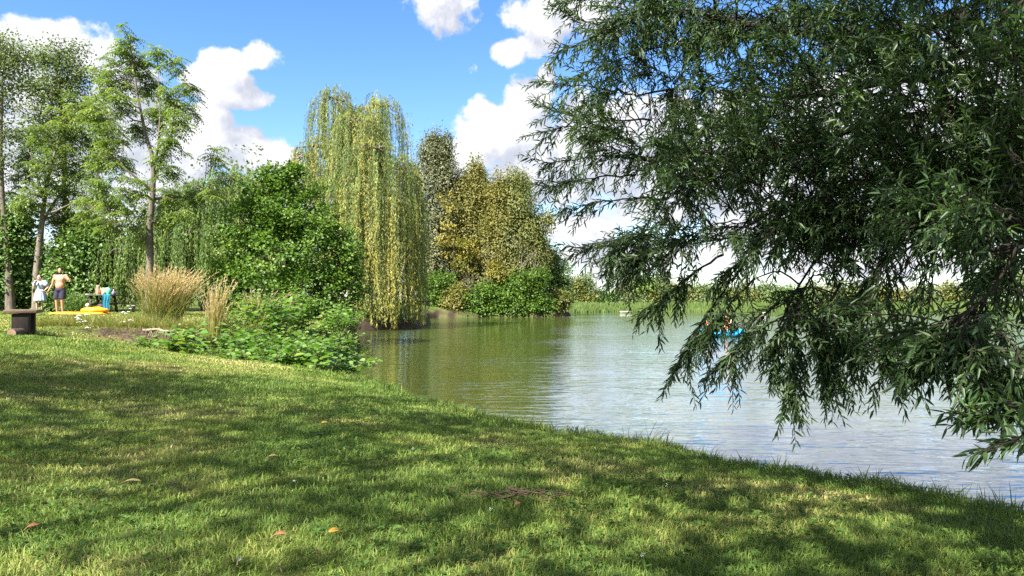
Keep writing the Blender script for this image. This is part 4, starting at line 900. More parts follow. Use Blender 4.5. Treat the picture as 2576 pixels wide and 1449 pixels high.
D_.ell((.01, 0, 1.10), (.142, .118, .16)); D_.ell((.02, -.01, 1.20), (.168, .125, .14)); D_.ell((.02, .01, 1.27), (.14, .09, .07))
for sh, el in (((-.155, -.01, 1.31), (-.225, -.10, 1.05)), ((.19, 0, 1.31), (.34, .0, 1.07))):
    sh = np.array(sh); el = np.array(el); limb(D_, [sh, sh*.55+el*.45], [.088, .102])
dm = plain('pale_blue_print', (.50, .58, .68), .8, .2, .5, 42, col2=(.22, .28, .42))
put(voxel(D_, .011, 3), 'dress', dm, woman)
H = MB(); H.ell(hd+np.array([.0, .018, .035]), (.088, .098, .098)); H.ell(hd+np.array([.03, .09, .045]), (.05, .05, .05)); H.build('hair', HAIRB, woman, True)
for k in ((-.13, .02), (.05, .06)):
    S_ = MB(); S_.ell((k[0]-.01, k[1]-.06, .024), (.045, .125, .024)); S_.build('sandal', plain('dark_sandal', (.03, .02, .018), .6), woman, True)
bt = empty('drinking_bottle', (xd-.045, Yd-.215, zd+1.30), 'small dark bottle held to the mouth by the woman in the dress', 'bottle')
b_ = MB(); b_.lathe((0, 0, 0), [(.001, -.10), (.032, -.10), (.034, -.05), (.033, .04), (.018, .075), (.001, .075)], 12); o = b_.build('bottle_body', plain('dark_bottle', (.03, .03, .035), .25, .5), bt, True); o.rotation_euler = (R(-30), R(15), 0)
b_ = MB(); b_.lathe((0, 0, 0), [(.001, .075), (.017, .075), (.016, .10), (.001, .10)], 10); o = b_.build('bottle_cap', plain('white_plastic', (.8, .8, .78), .4), bt, True); o.rotation_euler = (R(-30), R(15), 0)

# orange mat on the lawn
Yo = 27.1; c = at(203, 792, Yo); root = empty('inflatable_mat', (c[0], Yo, gz(c[0], Yo)), 'bright orange inflatable mat lying on the grass at the man\'s feet', 'inflatable mat')
mm_ = MB(); nx, ny = 70, 24; u = np.linspace(-1, 1, nx); v = np.linspace(-1, 1, ny); U, Vv = np.meshgrid(u, v)
edge = np.clip(1-np.maximum(np.abs(U)**8, np.abs(Vv)**6), 0, 1)**.5
rib = .75+.25*np.abs(np.cos(Vv*math.pi*2.5)); wr_ = vnoise(U*3, Vv*3, 1.3, 77)*.05
Zt = edge*(.055*rib+wr_*.6); gx = c[0]+U*.97; gy = Yo+Vv*.36
base_z = interp(ZZ, gx, gy)-root.location[2]+.045
top = np.stack([U*.97, Vv*.36, base_z+Zt], -1); bot = np.stack([U*.97, Vv*.36, base_z-.02-.0*U], -1)
i = np.arange(ny-1)[:, None]*nx; j = np.arange(nx-1)[None]; F = np.stack([i+j, i+j+1, i+nx+j+1, i+nx+j], -1).reshape(-1, 4)
mm_.add(top, F); mm_.add(bot, F[:, ::-1])
orm = plain('orange_vinyl', (.90, .36, .02), .4, .45, .12, 6)
mm_.build('air_bed', orm, root, True)
pb = MB(); pb.ell((.50, .02, .17), (.47, .30, .13), 24, 12, f=lambda P: P*(1+.10*np.sin(P[:, :, :1]*16)+.05*np.sin(P[:, :, 1:2]*21))); pb.build('pillow', orm, root, True)

# ================================================================== picnic table, its bench and what lies on and under it
Yt = 31.0; xt = (259-1288)/1860*Yt; zt = gz(xt, Yt)
wood = plain('weathered_table_wood', (.085, .065, .05), .75, .25, .5, 9, .3, stretch=(1, 8, 8))
root = empty('picnic_table', (xt, Yt, zt), 'dark wooden picnic table laden with bags and bottles', 'picnic table')
t_ = MB()
for q in range(5): t_.box((0, -.30+q*.15, .735), (1.24, .142, .042))
t_.build('table_top', wood, root)
for sx in (-.36, .38):
    t_ = MB()
    for sg in (-1, 1): t_.add(*(lambda a, b: (np.array([a+[-.045, -.03, 0], a+[.045, -.03, 0], a+[.045, .03, 0], a+[-.045, .03, 0], b+[-.045, -.03, 0], b+[.045, -.03, 0], b+[.045, .03, 0], b+[-.045, .03, 0]]), [[0,3,2,1],[4,5,6,7],[0,1,5,4],[1,2,6,5],[2,3,7,6],[3,0,4,7]]))(np.array([sx, sg*.42, -.04]), np.array([sx, sg*.2, .713])))
    t_.box((sx+.06, 0, .38), (.03, .66, .09)); t_.build('leg_frame', wood, root)
root = empty('bench', (xt+.12, Yt+.72, zt), 'thin dark bench standing behind the picnic table', 'bench')
t_ = MB(); t_.box((.05, 0, .40), (1.85, .26, .045)); t_.build('seat', wood, root)
for sx in (-.7, .8):
    t_ = MB(); t_.box((sx, 0, .18), (.05, .2, .39)); t_.build('leg', wood, root)
TZ = zt+.757
def item(name, label, cat, dx, dy, z=None): return empty(name, (xt+dx, Yt+dy, TZ if z is None else z), label, cat)
def pm(n, c, **k): return plain(n, c, k.pop('r', .5), .4, k.pop('noise', .1), 14, **k)
r0_ = item('plate', 'white tray at the near left corner of the picnic table', 'tray', -.48, -.15)
b_ = MB(); b_.lathe((0, 0, 0), [(.001, 0), (.11, .0), (.16, .03), (.155, .036), (.10, .012), (.001, .012)], 20); b_.build('tray_dish', pm('white_china', (.8, .8, .8), noise=.02), r0_, True)
r0_ = item('paper_bag', 'crumpled brown paper bag standing on the picnic table', 'bag', -.24, .05)
b_ = MB(); rg_ = np.random.default_rng(5)
pr = np.array([[.075, 0], [.085, .12], [.08, .24], [.06, .33], [.07, .40], [.05, .41], [.04, .34], [.001, .30]])
b_.lathe((0, 0, 0), pr, 12, sx=1.1, sy=.75); b_.V[0] = b_.V[0]+rg_.normal(size=b_.V[0].shape)*.008; b_.build('bag_body', pm('brown_paper', (.30, .24, .17), noise=.5), r0_)
r0_ = item('crisp_bag', 'yellow and green packet lying on top of the table heap', 'packet', .03, .05)
b_ = MB(); b_.ell((0, 0, .15), (.17, .09, .15), 12, 8, f=lambda P: P*(1+.12*np.sin(P[:, :, :1]*23)*np.cos(P[:, :, 2:]*19))); b_.build('packet_body', pm('yellow_foil', (.55, .52, .14), r=.35), r0_, True)
b_ = MB(); b_.ell((.10, .02, .27), (.10, .06, .04), 12, 8); b_.build('packet_end', pm('green_foil', (.08, .50, .30), r=.35), r0_, True)
r0_ = item('teal_bag', 'light green plastic bag beside the yellow packet on the table', 'bag', .24, .0)
b_ = MB(); b_.ell((0, 0, .16), (.10, .09, .17), 12, 8, f=lambda P: P*(1+.14*np.sin(P[:, :, 2:]*25+P[:, :, :1]*14))); b_.build('bag_body', pm('mint_plastic', (.18, .60, .45), r=.3), r0_, True)
def bottle(name, label, dx, dy, col, cap, h=.24, r_=.038, z=None):
    q = item(name, label, 'bottle', dx, dy, z); b_ = MB(); b_.lathe((0, 0, 0), [(.001, 0), (r_, .0), (r_, h*.62), (r_*.45, h*.82), (r_*.4, h*.9), (.001, h*.9)], 12); b_.build('bottle_body', pm(name+'_'+label.split()[0], col, r=.25), q, True)
    b_ = MB(); b_.lathe((0, 0, 0), [(.001, h*.9), (r_*.5, h*.9), (r_*.5, h), (.001, h)], 10); b_.build('bottle_cap', pm(label.split()[0]+'_cap', cap, r=.35), q, True)
bottle('sauce_bottle', 'red sauce bottle in the middle of the picnic table', .02, -.22, (.62, .10, .04), (.8, .75, .7), .26)
bottle('water_bottle', 'white bottle next to the red one on the picnic table', .15, -.24, (.78, .80, .82), (.1, .3, .7), .22, .045)
bottle('juice_bottle', 'amber bottle left of the red sauce bottle on the table', -.10, -.2, (.70, .38, .08), (.8, .8, .8), .17)
bottle('soap_bottle', 'violet and white bottle at the right end of the table', .52, -.12, (.36, .20, .48), (.85, .85, .85), .22, .05)
r0_ = item('towel', 'blue towel hung over the right end of the picnic table', 'towel', .36, -.405, zt)
b_ = MB(); nx, ny = 24, 26; U, Vv = np.meshgrid(np.linspace(-.155, .155, nx), np.linspace(0, 1, ny))
z_ = .79-Vv*.70; y_ = .02*np.sin(U*52+Vv*2)*np.minimum(Vv*3, 1)-.008
y_ = np.where(Vv < .06, .25*(1-Vv/.06)**1.0, y_); z_ = np.where(Vv < .06, .778, .775-(Vv-.06)*.73)
P = np.stack([U*(1-.12*Vv)+.012*np.sin(Vv*9), y_, z_], -1); i = np.arange(ny-1)[:, None]*nx; j = np.arange(nx-1)[None]; F = np.stack([i+j, i+j+1, i+nx+j+1, i+nx+j], -1).reshape(-1, 4)
b_.add(P, F); b_.add(P+np.array([0, .012, -.006]), F[:, ::-1]); b_.build('terry_cloth', pm('blue_terry', (.02, .20, .30), r=.9, noise=.4), r0_, True)
r0_ = item('blue_cloth', 'turquoise cloth spread across the picnic table under the bottles', 'cloth', .22, -.13, TZ)
b_ = MB(); b_.box((0, 0, .012), (.62, .24, .022)); b_.build('folded_cloth', pm('turquoise_cloth', (.05, .33, .42), r=.9), r0_)
r0_ = item('shopping_bag', 'white and red shopping bag on the grass under the table', 'bag', -.47, -.30, zt)
b_ = MB(); b_.ell((0, 0, .12), (.10, .08, .14), 12, 8, f=lambda P: P*(1+.10*np.sin(P[:, :, 2:]*30))); b_.build('bag_body', pm('pink_plastic', (.62, .42, .46), r=.4), r0_, True)
b_ = MB(); b_.ell((.0, 0, .33), (.085, .07, .08), 12, 8, f=lambda P: P*(1+.10*np.sin(P[:, :, :1]*40))); b_.build('bag_top', pm('white_plastic_bag', (.80, .80, .78), r=.4), r0_, True)
bottle('milk_bottle', 'small white bottle under the table beside the shopping bag', -.29, -.33, (.8, .78, .74), (.6, .1, .1), .24, .045, zt)
r0_ = item('backpack', 'dark maroon backpack lying under the picnic table', 'backpack', -.04, -.05, zt)
b_ = MB(); b_.ell((0, 0, .20), (.20, .14, .22), 16, 10); b_.build('bag_body', pm('maroon_nylon', (.055, .025, .030), r=.7), r0_, True)
b_ = MB(); b_.ell((0, -.11, .15), (.13, .06, .11), 14, 8); b_.build('front_pocket', pm('dark_nylon', (.035, .02, .025), r=.7), r0_, True)
b_ = MB(); b_.tube(curve_path((-.07, 0, .40), (.07, 0, .40), 7, up=.07), .014, 6); b_.build('handle', pm('strap_nylon', (.02, .02, .02), r=.7), r0_, True)

# ================================================================== bench in the left foreground
Yb = 13.6; xb = (55-1288)/1860*Yb; zb = gz(xb, Yb)
bw_ = plain('bench_wood', (.17, .115, .082), .8, .25, .45, 7, .35, stretch=(6, 1, 6)); bd = plain('bench_post_wood', (.030, .021, .017), .8, .25, .5, 9, .3, stretch=(6, 6, 1))
root = empty('wooden_bench', (xb, Yb, zb), 'thick slab bench on dark posts standing on the lawn at the left', 'bench', rz=R(27))
def bevelbox(c, sz, mat, name, parent, bev=.012):
    b_ = MB(); b_.box(c, sz); o = b_.build(name, mat, parent); m_ = o.modifiers.new('b', 'BEVEL'); m_.width = bev; m_.segments = 2; return o
bevelbox((0, .36, .475), (.52, 1.15, .062), bw_, 'seat_slab', root)
for q in (-.06, .78): bevelbox((.0, q, .205), (.27, .24, .462), bd, 'leg', root)
lg = empty('log', (xb+.11, Yb-.30, gz(xb+.11, Yb-.30)+.07), 'short cut log lying against the near bench post', 'log')
b_ = MB(); b_.lathe((0, 0, 0), [(.08, -.13), (.092, -.11), (.09, .0), (.092, .13)], 16); b_.V[0] = b_.V[0][:, [0, 2, 1]]*[1, 1, 1]; b_.build('bark', B_dark, lg, True)
b_ = MB(); th = np.arange(16)*2*math.pi/16; b_.add(np.vstack([[[.081*math.cos(t), -.131, .081*math.sin(t)] for t in th], [[0, -.133, 0]]]), [[q, (q+1) % 16, 16] for q in range(16)]); b_.build('cut_end', plain('cut_wood', (.26, .17, .12), .85, .2, .35, 10), lg)

# ================================================================== inflatable boat with two paddlers
Yk = 31.5; ck = at(1812, 847, Yk); root = empty('inflatable_boat', (ck[0], Yk, WATER), 'bright blue inflatable boat with two paddlers out on the lake', 'inflatable boat', rz=R(8))
a = np.linspace(0, 2*math.pi, 41); ring = np.stack([np.sign(np.cos(a))*np.abs(np.cos(a))**.7*.92, np.sign(np.sin(a))*np.abs(np.sin(a))**.7*.42, .13+.06*np.cos(a)**4], -1)
b_ = MB(); b_.tube(ring, .135, 12, cap=False); b_.build('hull_tube', plain('blue_vinyl', (.02, .30, .62), .35, .45, .05), root, True)
b_ = MB(); b_.lathe((0, 0, .02), [(.001, 0), (.5, 0), (.5, .03), (.001, .03)], 24, sx=1.75, sy=.8); b_.build('floor', plain('dark_blue_vinyl', (.02, .12, .30), .4), root, True)
b_ = MB(); b_.box((.30, 0, .19), (.2, .62, .06)); b_.build('seat', plain('white_vinyl', (.78, .78, .75), .4), root)
orv = plain('orange_vest', (.85, .17, .05), .6, .3, .1, 20)
for dx, lab, fx, hc in ((-.52, 'paddler in an orange life vest at the left end of the blue boat', 1, HAIRB), (.34, 'paddler in a red-orange life vest at the right end of the blue boat', -1, HAIRD)):
    q = lambda x, y, z: (x*fx, y, z)
    J = dict(pelvis=(0, 0, .11), chest=q(.02, 0, .42), neck=q(.03, 0, .60), head=q(.05, -.01, .73), face=q(.8, -.55, -.05),
        shl=(-.05, -.19, .55) if fx > 0 else (.05, -.19, .55), ell=q(.12, -.30, .35), wrl=q(.33, -.22, .40), hdl=q(.8, .4, .1), hwl=(0, .3, .9), cul=1.3, thl=1,
        shr=(-.03, .19, .55) if fx > 0 else (.03, .19, .55), elr=q(.14, .29, .36), wrr=q(.35, .2, .44), hdr=q(.8, -.4, .1), hwr=(0, .3, .9), cur=1.3, thr=1,
        hipl=q(.05, -.10, .11), knl=q(.34, -.14, .33), anl=q(.55, -.12, .10), ftl=q(.9, 0, .3), hipr=q(.05, .10, .11), knr=q(.34, .14, .33), anr=q(.55, .12, .10), ftr=q(.9, 0, .3))
    pr_, hd, f = person('person', (ck[0]+dx*math.cos(R(8)), Yk+dx*math.sin(R(8)), WATER+.06), lab, J, SKIN[1] if fx > 0 else SKIN[0], 'm', vox=.011)
    cloth_voxel([('e', q(.015, 0, .40), (.15, .205, .21)), ('e', q(.0, 0, .54), (.11, .17, .09))], 'life_vest', orv, pr_, .016)
    H = MB(); H.ell(hd+np.array([-.015*fx, 0, .04]), (.086, .086, .088)); H.build('hair', hc, pr_, True)
pd = empty('paddle', (ck[0]-.12, Yk-.10, WATER+.49), 'red-tipped paddle held across the blue boat', 'paddle')
b_ = MB(); b_.tube([(-.62, -.25, -.32), (.25, .05, .06), (.62, .15, .22)], .014, 8); b_.build('shaft', plain('white_shaft', (.75, .75, .75), .4), pd, True)
b_ = MB(); b_.ell((-.72, -.28, -.36), (.14, .03, .06), 14, 8); b_.build('blade', plain('red_blade', (.70, .06, .05), .4), pd, True)

# ================================================================== small things on the far shore and in the water
p_ = at(1922, 790, 74); root = empty('buoy', (p_[0], 74, WATER), 'white round buoy floating before the far bank', 'buoy')
b_ = MB(); b_.lathe((0, 0, 0), [(.001, -.12), (.15, -.08), (.23, .04), (.22, .15), (.13, .25), (.05, .29), (.001, .29)], 18); b_.build('float_body', plain('white_float', (.82, .80, .72), .5), root, True)
b_ = MB(); b_.tube(curve_path((-.05, 0, .285), (.05, 0, .285), 7, up=.09), .02, 6); b_.build('ring', plain('dark_ring', (.03, .03, .03), .5), root, True)
p_ = at(1575, 782, 87); root = empty('plank', (p_[0], 87.2, WATER+.04), 'pale board lying at the waterline of the far bank', 'board')
b_ = MB(); b_.box((0, 0, .07), (1.45, .25, .13)); b_.build('board', plain('pale_board', (.55, .52, .44), .7, .2, .1), root)
# ================================================================== plants on the worn bank
rgp = np.random.default_rng(101)
M_straw = leafmat('dry_plume', [(0, (.26, .20, .10)), (.5, (.42, .32, .17)), (1, (.52, .42, .26))], .4, .7, .15, (1.2, 1.1, .8))
M_blade = leafmat('long_blade', [(0, (.07, .12, .03)), (.5, (.17, .18, .06)), (1, (.36, .27, .12))], .35, .6, .2)
def blades(mb, c, rad, n, h, w_, rg, lean=.25, wind=(.12, 0), tone=(0, 1), seg=4, plume=None, hvar=.35):
    c = np.array(c, float); a = rg.random(n)*6.283; r_ = rad*np.sqrt(rg.random(n)); x = c[0]+np.cos(a)*r_; y = c[1]+np.sin(a)*r_
    z = interp(ZZ, x, y)-.02; hh = h*(1-hvar+hvar*1.3*rg.random(n)); l = np.stack([np.cos(a)*r_/rad*lean+rg.normal(size=n)*lean*.6+wind[0], np.sin(a)*r_/rad*lean+rg.normal(size=n)*lean*.6+wind[1]], -1)
    ph = rg.random(n)*math.pi; S = np.stack([np.cos(ph), np.sin(ph), 0*ph], -1)*(w_*(.6+.7*rg.random(n)))[:, None]*.5
    t = np.linspace(0, 1, seg+1); P = np.stack([x, y, z], -1); ls = np.linalg.norm(l, axis=1)
    rows = []
    for q, tt in enumerate(t):
        cen = P+np.stack([l[:, 0]*hh*tt**1.9, l[:, 1]*hh*tt**1.9, hh*(tt-.22*np.minimum(ls, 1.5)*tt**2.5)], -1); k = 1-.85*tt**2
        rows += [cen-S*k, cen+S*k]
    V = np.stack(rows, 1); b_ = np.arange(n)[:, None, None]*(2*seg+2); q = np.arange(seg)[None, :, None]*2
    F = (b_+q+np.array([[[0, 1, 3, 2]]])).reshape(-1, 4); tn = tone[0]+(tone[1]-tone[0])*rg.random(n)
    mb.add(V, F, np.repeat(tn, 2*seg+2))
    if plume is not None:
        k = max(1, int(n*.42)); cen = P[:k]+np.stack([l[:k, 0]*hh[:k], l[:k, 1]*hh[:k], hh[:k]*(1-.22*np.minimum(ls[:k], 1.5))], -1)
        dirv = unit(np.stack([l[:k, 0]*1.9, l[:k, 1]*1.9, 1-.5*np.minimum(ls[:k], 1.5)], -1))
        m_ = 16; tt = np.tile(np.linspace(-.85, .5, m_), k); ix = np.repeat(np.arange(k), m_)
        Q = cen[ix]+dirv[ix]*(tt*.26)[:, None]; D = dirv[ix]*1.4+rdir(rg, k*m_)*.55
        leaves(plume, Q, D, rdir(rg, k*m_), .075*(.6+.6*rg.random(k*m_)), .013, rg.random(k*m_)*.5+np.repeat(rg.random(k), m_)*.5, 'diamond')
def grass_clump(name, label, px, Y, rad, n, h, **kw):
    f = foot(px, Y); root = empty(name, f, label, 'ornamental grass'); A_ = MB(); B_ = MB()
    for (dx, dy, k) in kw.pop('cs', ((0, 0, 1),)): blades(A_, (f[0]+dx, f[1]+dy), rad, int(n*k), h, .014, rgp, plume=B_, **kw)
    blades(A_, (f[0], f[1]), rad*1.5, int(n*.9), h*.52, .016, rgp, lean=.7, tone=(0, .7))
    local(A_, root).build('blade_tuft', M_blade, root); local(B_, root).build('plume_spray', M_straw, root); return root
grass_clump('reed_grass', 'big clump of tall tan plumed grass at the foot of the walnut tree', 408, 17.2, .19, 300, 1.22, cs=((-.10, 0, 1), (.22, .12, .8), (-.30, .1, .4)), lean=.30, wind=(.14, 0), tone=(.25, 1))
grass_clump('reed_grass', 'narrow clump of dry plumed grass nearer the inlet', 543, 15.75, .13, 150, 1.05, lean=.14, wind=(.06, 0), tone=(.45, 1))
grass_clump('reed_grass', 'sparse dry grass tuft between the bank plants and the alder bush', 655, 17.6, .35, 90, .85, lean=.3, wind=(.12, 0), tone=(.2, .9))
# leafy young shoots on the shore
M_shoot = leafmat('shore_plant_leaf', [(0, (.050, .115, .024)), (.5, (.095, .180, .036)), (.85, (.16, .24, .06)), (1, (.26, .23, .06))], .38, .38, .45)
def shoots(label, spots, leaf=.13, name='shore_shrub', round_='round', cat='shrub', mat=None):
    f = foot(*spots[0][:2]); root = empty(name, f, label, cat); S_ = MB(); C = MB()
    for (px, Y, h, n, lx, ly) in spots:
        b = np.array(foot(px, Y)); b[2] = max(b[2], WATER-.1)
        for q in range(n):
            st = b+np.array([rgp.normal()*.13, rgp.normal()*.13, -.03]); L0 = h*(.55+.55*rgp.random())
            d = unit(np.array([lx+rgp.normal()*.42, ly+rgp.normal()*.42, 1])); e = st+d*L0
            P = curve_path(st, e, 7, rg=rgp, wob=.018); P[:, 2] -= np.linspace(0, 1, 7)**2*.12*L0*abs(lx)
            S_.tube(P, np.linspace(.008, .003, 7), 5); m_ = max(7, int(L0*22)); t = np.linspace(.12, 1, m_); sg = np.linspace(0, 1, 7)
            Q = np.stack([np.interp(t, sg, P[:, c]) for c in range(3)], -1); a = np.arange(m_)*2.4+rgp.random()*6
            D = np.stack([np.cos(a), np.sin(a), .15+0*a], -1)+d*.35+rgp.normal(size=(m_, 3))*.15; D[:, 2] -= .25
            N = unit(np.array([0, 0, 1.0])+rdir(rgp, m_)*.45+np.stack([np.cos(a), np.sin(a), 0*a], -1)*.3)
            L_ = leaf*(.55+.55*rgp.random(m_))*(1-.35*(t > .85)); Q2 = Q+unit(D)*.03
            leaves(C, Q2, D, N, L_, L_*.80, np.clip(rgp.random()*.5+.45*rgp.random(m_)+.15*(rgp.random(m_) < .04), 0, 1), round_, .14, .12)
    local(S_, root).build('stem', B_twig, root, True); local(C, root).build('foliage', mat or M_shoot, root); return root
shoots('large-leaved young plant in front of the tall plumed grass', [(455,14.9,.75,7,.0,0),(490,14.7,.65,6,.15,0),(425,15.0,.5,5,-.2,0),(405,14.6,.35,4,-.3,0)], .20)
shoots('sprawling leafy alder shoots on the shore below the alder bush', [(640,14.2,1.05,10,.1,0),(690,14.5,1.15,11,.2,.1),(720,13.9,.95,11,.2,0),(605,14.3,.8,8,-.2,0),(760,14.3,1.05,11,.4,.1),(670,13.6,.75,9,.2,-.1),(740,15.6,1.25,11,.2,0),(680,16.0,1.3,11,.1,0),(800,14.8,.9,9,.5,0),(720,13.3,.6,8,.3,0),(780,16.2,1.1,10,.3,0),(620,15.2,.9,9,0,0),(820,17,1.0,10,.4,0)], .18)
shoots('low leafy shoots reaching out across the water', [(785,12.9,.65,8,.5,0),(760,12.7,.5,8,.3,-.1),(815,12.9,.95,7,1.6,.2),(800,12.5,.55,6,.7,0),(720,12.9,.45,7,0,0)], .18)
shoots('leafy green plants covering the bank between the two dry grass clumps', [(590,15.2,.55,8,0,0),(575,14.8,.4,7,0,0),(620,15.6,.6,8,.1,0),(470,15.6,.5,7,0,-.2),(660,15.0,.6,8,.1,0),(700,15.3,.7,8,.2,0),(380,15.3,.3,6,-.1,-.1),(350,15.2,.22,5,0,0)], .15)
shoots('low plants trailing into the water under the alder bush', [(850,17.5,.6,8,.5,-.2),(880,18.6,.6,8,.5,-.2),(830,16.0,.5,7,.6,-.1),(895,21.0,.7,8,.5,-.2),(800,16.6,.7,8,.4,-.1)], .15)
shoots('small leafy sprigs at the edge of the inlet', [(560,13.4,.30,5,0,0),(600,13.2,.34,5,.2,0),(640,13.0,.36,6,.1,0),(520,13.7,.28,4,0,0),(680,12.8,.32,6,.1,0)], .14)
shoots('bushy waterside plants hiding the bank under the alder bush', [(760,18.2,1.0,9,.2,-.2),(810,19.0,.9,9,.3,-.2),(710,17.8,1.0,9,.1,-.2),(840,20.5,.9,9,.4,-.1),(640,17.4,.8,8,0,-.2),(600,16.8,.7,7,0,-.2),(870,23.6,.8,8,.3,-.2),(850,22.0,.9,8,.4,-.2)], .16, mat=M_shoot)
# long grass along the bank top, on the scarp and by the water
Lg = MB()
for q in range(150):
    x = -10.2+5.2*rgp.random(); y = 15.95+.25*vnoise(np.array([x]), np.array([0.]), .8, 9)[0]+rgp.random()*.9
    blades(Lg, (x, y), .16, 14, .22+.16*rgp.random(), .011, rgp, lean=.4, wind=(.05, -.15), tone=(.1, .85), seg=3)
for q in range(120):
    x = -9.5+4.4*rgp.random(); y = 14.9-.9*rgp.random(); blades(Lg, (x, y), .15, 10, .13+.12*rgp.random(), .011, rgp, lean=.5, wind=(0, 0), tone=(0, .7), seg=3)
SH = np.stack([np.interp(np.linspace(0, 1, 400), np.linspace(0, 1, 12), SHORE[:12, c]) for c in range(2)], -1)
for x, y in SH:
    if y > 1.2 and rgp.random() < .55: blades(Lg, (x-.16+rgp.normal()*.06, y-.12+rgp.normal()*.06), .09, 5, .10+.10*rgp.random()**2, .005+.0006*y, rgp, lean=.4, wind=(.05, .05), tone=(0, .5), seg=3)
Cl = MB()
for q in range(220):
    x = -8.9+3.2*rgp.random(); y = 15.75+.55*(vnoise(np.array([x]), np.array([0.]), .8, 9)[0]-.5)-.12-.42*rgp.random()**2; s_ = .006+.026*rgp.random()**3
    Cl.ell((x, y, gz(x, y)+s_*.3), (s_*1.3, s_, s_*.8), 7, 5, f=lambda P: P*(1+.25*rgp.normal(size=P.shape[:2]+(1,))))
tag(Cl.build('soil_rubble', plain('crumbled_soil', (.14, .105, .075), .95, .1, .5, 30, .6, col2=(.07, .05, .035))), 'crumbled clods of brown soil at the foot of the worn bank', 'soil', kind='stuff')
for q in range(260):
    x = -10.2+5.4*rgp.random(); y = 15.75+.55*(vnoise(np.array([x]), np.array([0.]), .8, 9)[0]-.5)+.10+.25*rgp.random()
    blades(Lg, (x, y), .10, 9, .16+.14*rgp.random(), .010, rgp, lean=.5, wind=(.0, -.55), tone=(.1, .9), seg=3)
tag(Lg.build('bank_grass', M_blade), 'longer grass fringing the worn bank and the lake edge', 'grass', kind='stuff')
f = np.array([-7.3, 15.85, gz(-7.3, 15.95)-.03]); root = empty('exposed_root', f, 'pale exposed root lying along the worn bank under the plumed grass', 'root'); b_ = MB()
pr = curve_path((-.55, -.12, .0), (.45, -.20, -.05), 12, rg=rgp, wob=.02, up=.03); b_.tube(pr, np.linspace(.035, .018, 12), 7)
for q in range(16):
    k = rgp.integers(1, 11); b_.tube(curve_path(pr[k], pr[k]+np.array([rgp.normal()*.06, -.03-.04*rgp.random(), -.10-.14*rgp.random()]), 5), np.linspace(.010, .003, 5), 5)
b_.build('root_wood', plain('pale_root', (.34, .27, .20), .85, .2, .4, 18, .4), root, True)
# tall arching blades over the water's edge
for px, Y, n, h, lab in ((1632,6.05,9,.30,'tuft of long dark blades arching over the lake edge'),(3035*.644-1,5.0,5,.2,'few stiff blades standing up at the lake edge under the willow')):
    f = np.array(foot(px, Y)); root = empty('grass_tuft', f, lab, 'grass tuft'); A_ = MB(); blades(A_, f, .05, n, h, .0075, rgp, lean=.45, wind=(.45, 0), tone=(0, .1), seg=6, hvar=.5); local(A_, root).build('blade_tuft', M_blade, root)
# white yarrow by the table and on the bank
def flower(name, label, px, py, Y, h, r_, n, cat='flower', group=None, mat=None):
    x = (px-1288)/1860*Y; f = (x, Y, gz(x, Y)); root = empty(name, f, label, cat, group); S_ = MB(); H = MB()
    P = curve_path((0, 0, -.02), (rgp.normal()*.02, rgp.normal()*.02, h), 5, rg=rgp, wob=.004); S_.tube(P, .0022+.0015*(Y > 10), 5); S_.build('stem', M_blade, root, True)
    for q in range(n):
        a = q*2.4; rr = r_*math.sqrt(q/n)*(.7+.6*rgp.random()); H.ell(P[-1]+np.array([math.cos(a)*rr, math.sin(a)*rr, .004*rgp.normal()-rr*.25]), (r_*.2*(.7+.6*rgp.random()), r_*.2, r_*.16), 7, 5)
    H.build('flower_head', mat or WHT, root, True)
WHT = plain('white_petal', (.80, .80, .76), .7, .2, .06)
for px, Y, h in ((303,27.4,.10),(312,27.6,.13),(318,27.3,.08),(325,27.8,.14),(321,28.4,.34),(335,28.3,.36),(328,28.2,.24)):
    flower('yarrow_flower', 'white yarrow umbel growing in the grass right of the picnic table', px, 0, Y, h, .055, 14, group='yarrow by the picnic table')
for px, Y, h in ((192,16.1,.20),(199,16.15,.24),(205,16.0,.17),(216,16.1,.26),(217,16.05,.12),(196,15.95,.10),(313,16.0,.13),(333,16.0,.17),(222,15.7,.14)):
    flower('yarrow_flower', 'white yarrow umbel along the edge of the worn bank', px, 0, Y, h, .05, 10, group='yarrow on the bank')
# white clover heads in the near turf
for px, py, lab in ((752,1212,'white clover head in the middle of the shaded turf'),(1700,1216,'white clover head near the dry patch by the lake'),(1617,1397,'white clover head among the clover in front'),(1236,1275,'white clover head beside the twig litter'),(1030,1130,'white clover head nearest the shore slope')):
    Y = 3.2
    for _ in range(30):
        q = at(px, py, Y); dz = q[2]-gz(q[0], Y)-.05; Y += dz*1.2
    flower('clover_flower', lab, px, py, Y, .055, .009, 9)
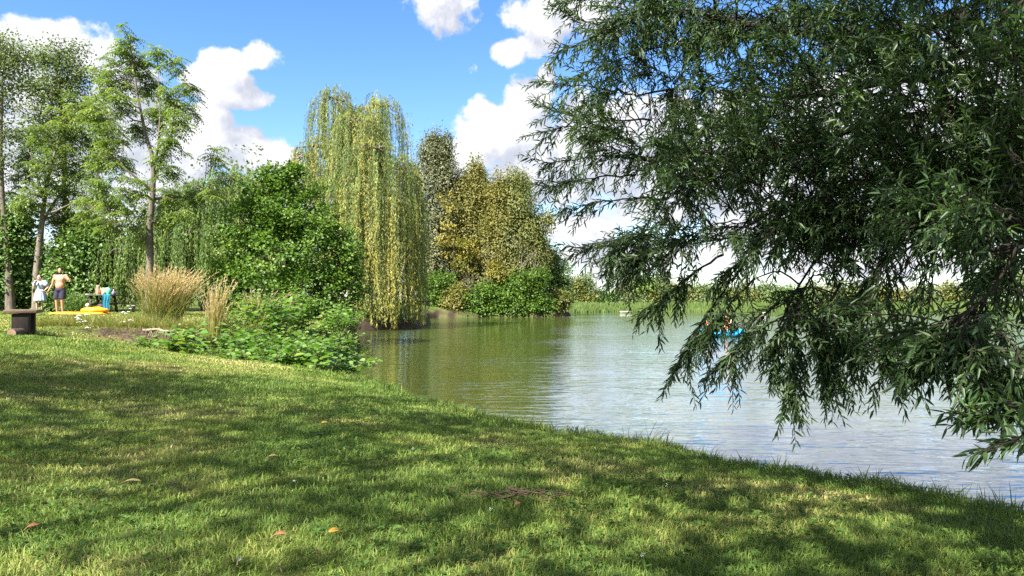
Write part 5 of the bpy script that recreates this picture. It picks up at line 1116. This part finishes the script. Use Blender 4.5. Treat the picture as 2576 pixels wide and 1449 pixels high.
# fallen leaves, bark and twigs
def ground_at(px, py):
    Y = 3.0
    for _ in range(60):
        q = at(px, py, Y); Y += (q[2]-gz(q[0], Y)-.035)*.9
    return (q[0], Y, gz(q[0], Y))
def fallen(px, py, ln, w_, rz, mat, lab, tilt=.25, lift=.045, kind='lance'):
    f = ground_at(px, py); root = empty('fallen_leaf', (f[0], f[1], f[2]+lift), lab, 'leaf', rz=rz); b_ = MB(); b2 = MB()
    k = 9; t = np.linspace(0, 1, k); wv = w_*np.sin(np.clip(t*.97+.02, 0, 1)*math.pi)**.75*.5
    rows = []
    for tt, ww in zip(t, wv):
        x = (tt-.5)*ln; z = math.sin(tt*math.pi)*ln*.10
        rows += [(x, -ww, z+ww*.35), (x, 0, z), (x, ww, z+ww*.35)]
    V = np.array(rows); V = V@np.array(Matrix.Rotation(tilt, 3, 'X')).T
    F = [[i*3+j, i*3+3+j, i*3+4+j, i*3+1+j] for i in range(k-1) for j in range(2)]
    b_.add(V, F); b_.add(V-np.array([0, 0, .0012]), np.array(F)[:, ::-1]); b_.build('leaf_blade', mat, root, True)
    b2.tube([V[1], V[1]-np.array([ln*.25, 0, .01])], .0014, 5); b2.tube(V[1::3]+np.array([0, 0, .0008]), .0012, 5); b2.build('leaf_stalk', LST, root, True)
LST = plain('leaf_stalk', (.28, .20, .07), .7); LY = plain('yellow_dead_leaf', (.62, .38, .05), .55, .35, .25, 60); LW = plain('pale_underside_leaf', (.62, .64, .56), .7, .2, .12, 60); LB = plain('brown_dead_leaf', (.24, .105, .05), .7, .25, .4, 50); LT = plain('tan_dead_leaf', (.42, .33, .14), .7, .25, .3, 60)
fallen(843,1338,.052,.024,R(35),LY,'bright yellow fallen leaf in the sunny grass',.5)
fallen(603,1418,.055,.016,R(105),LW,'pale silvery leaf standing upright in the grass',.9,.06)
fallen(795,1387,.045,.018,R(120),LB,'red-brown leaf below the yellow one',.4)
fallen(708,1347,.05,.025,R(20),LB,'rusty brown leaf left of the yellow one',.3)
fallen(338,1221,.085,.02,R(8),LT,'long tan leaf lying in the left turf',.3,.06)
fallen(818,1070,.06,.026,R(40),LY,'yellow leaf far up in the shade band',.4,.06)
fallen(1783,1267,.06,.022,R(150),LT,'tan leaf beside the dry grass patch',.5,.06)
fallen(90,1325,.05,.022,R(60),LB,'curled brown leaf at the left of the turf',.4)
fallen(1300,1268,.05,.03,R(70),LB,'brown leaf beside the twig litter',.5)
fallen(690,1150,.06,.022,R(10),LT,'buff leaf in the middle of the lawn',.3)
f = ground_at(1285, 1240); root = empty('twig_litter', f, 'small heap of brown twigs and bark on a bare spot in the turf', 'twigs'); b_ = MB()
for q in range(26):
    a = rgp.normal()*.5; l = .05+.13*rgp.random(); c = np.array([rgp.normal()*.12, rgp.normal()*.05, .02+.02*rgp.random()]); d = np.array([math.cos(a), math.sin(a), rgp.normal()*.12])*l*.5
    b_.tube(curve_path(c-d, c+d, 5, rg=rgp, wob=.006), .0025+.002*rgp.random(), 5)
b_.build('twig_heap', plain('brown_twig', (.10, .068, .045), .8, .25, .4, 30), root)
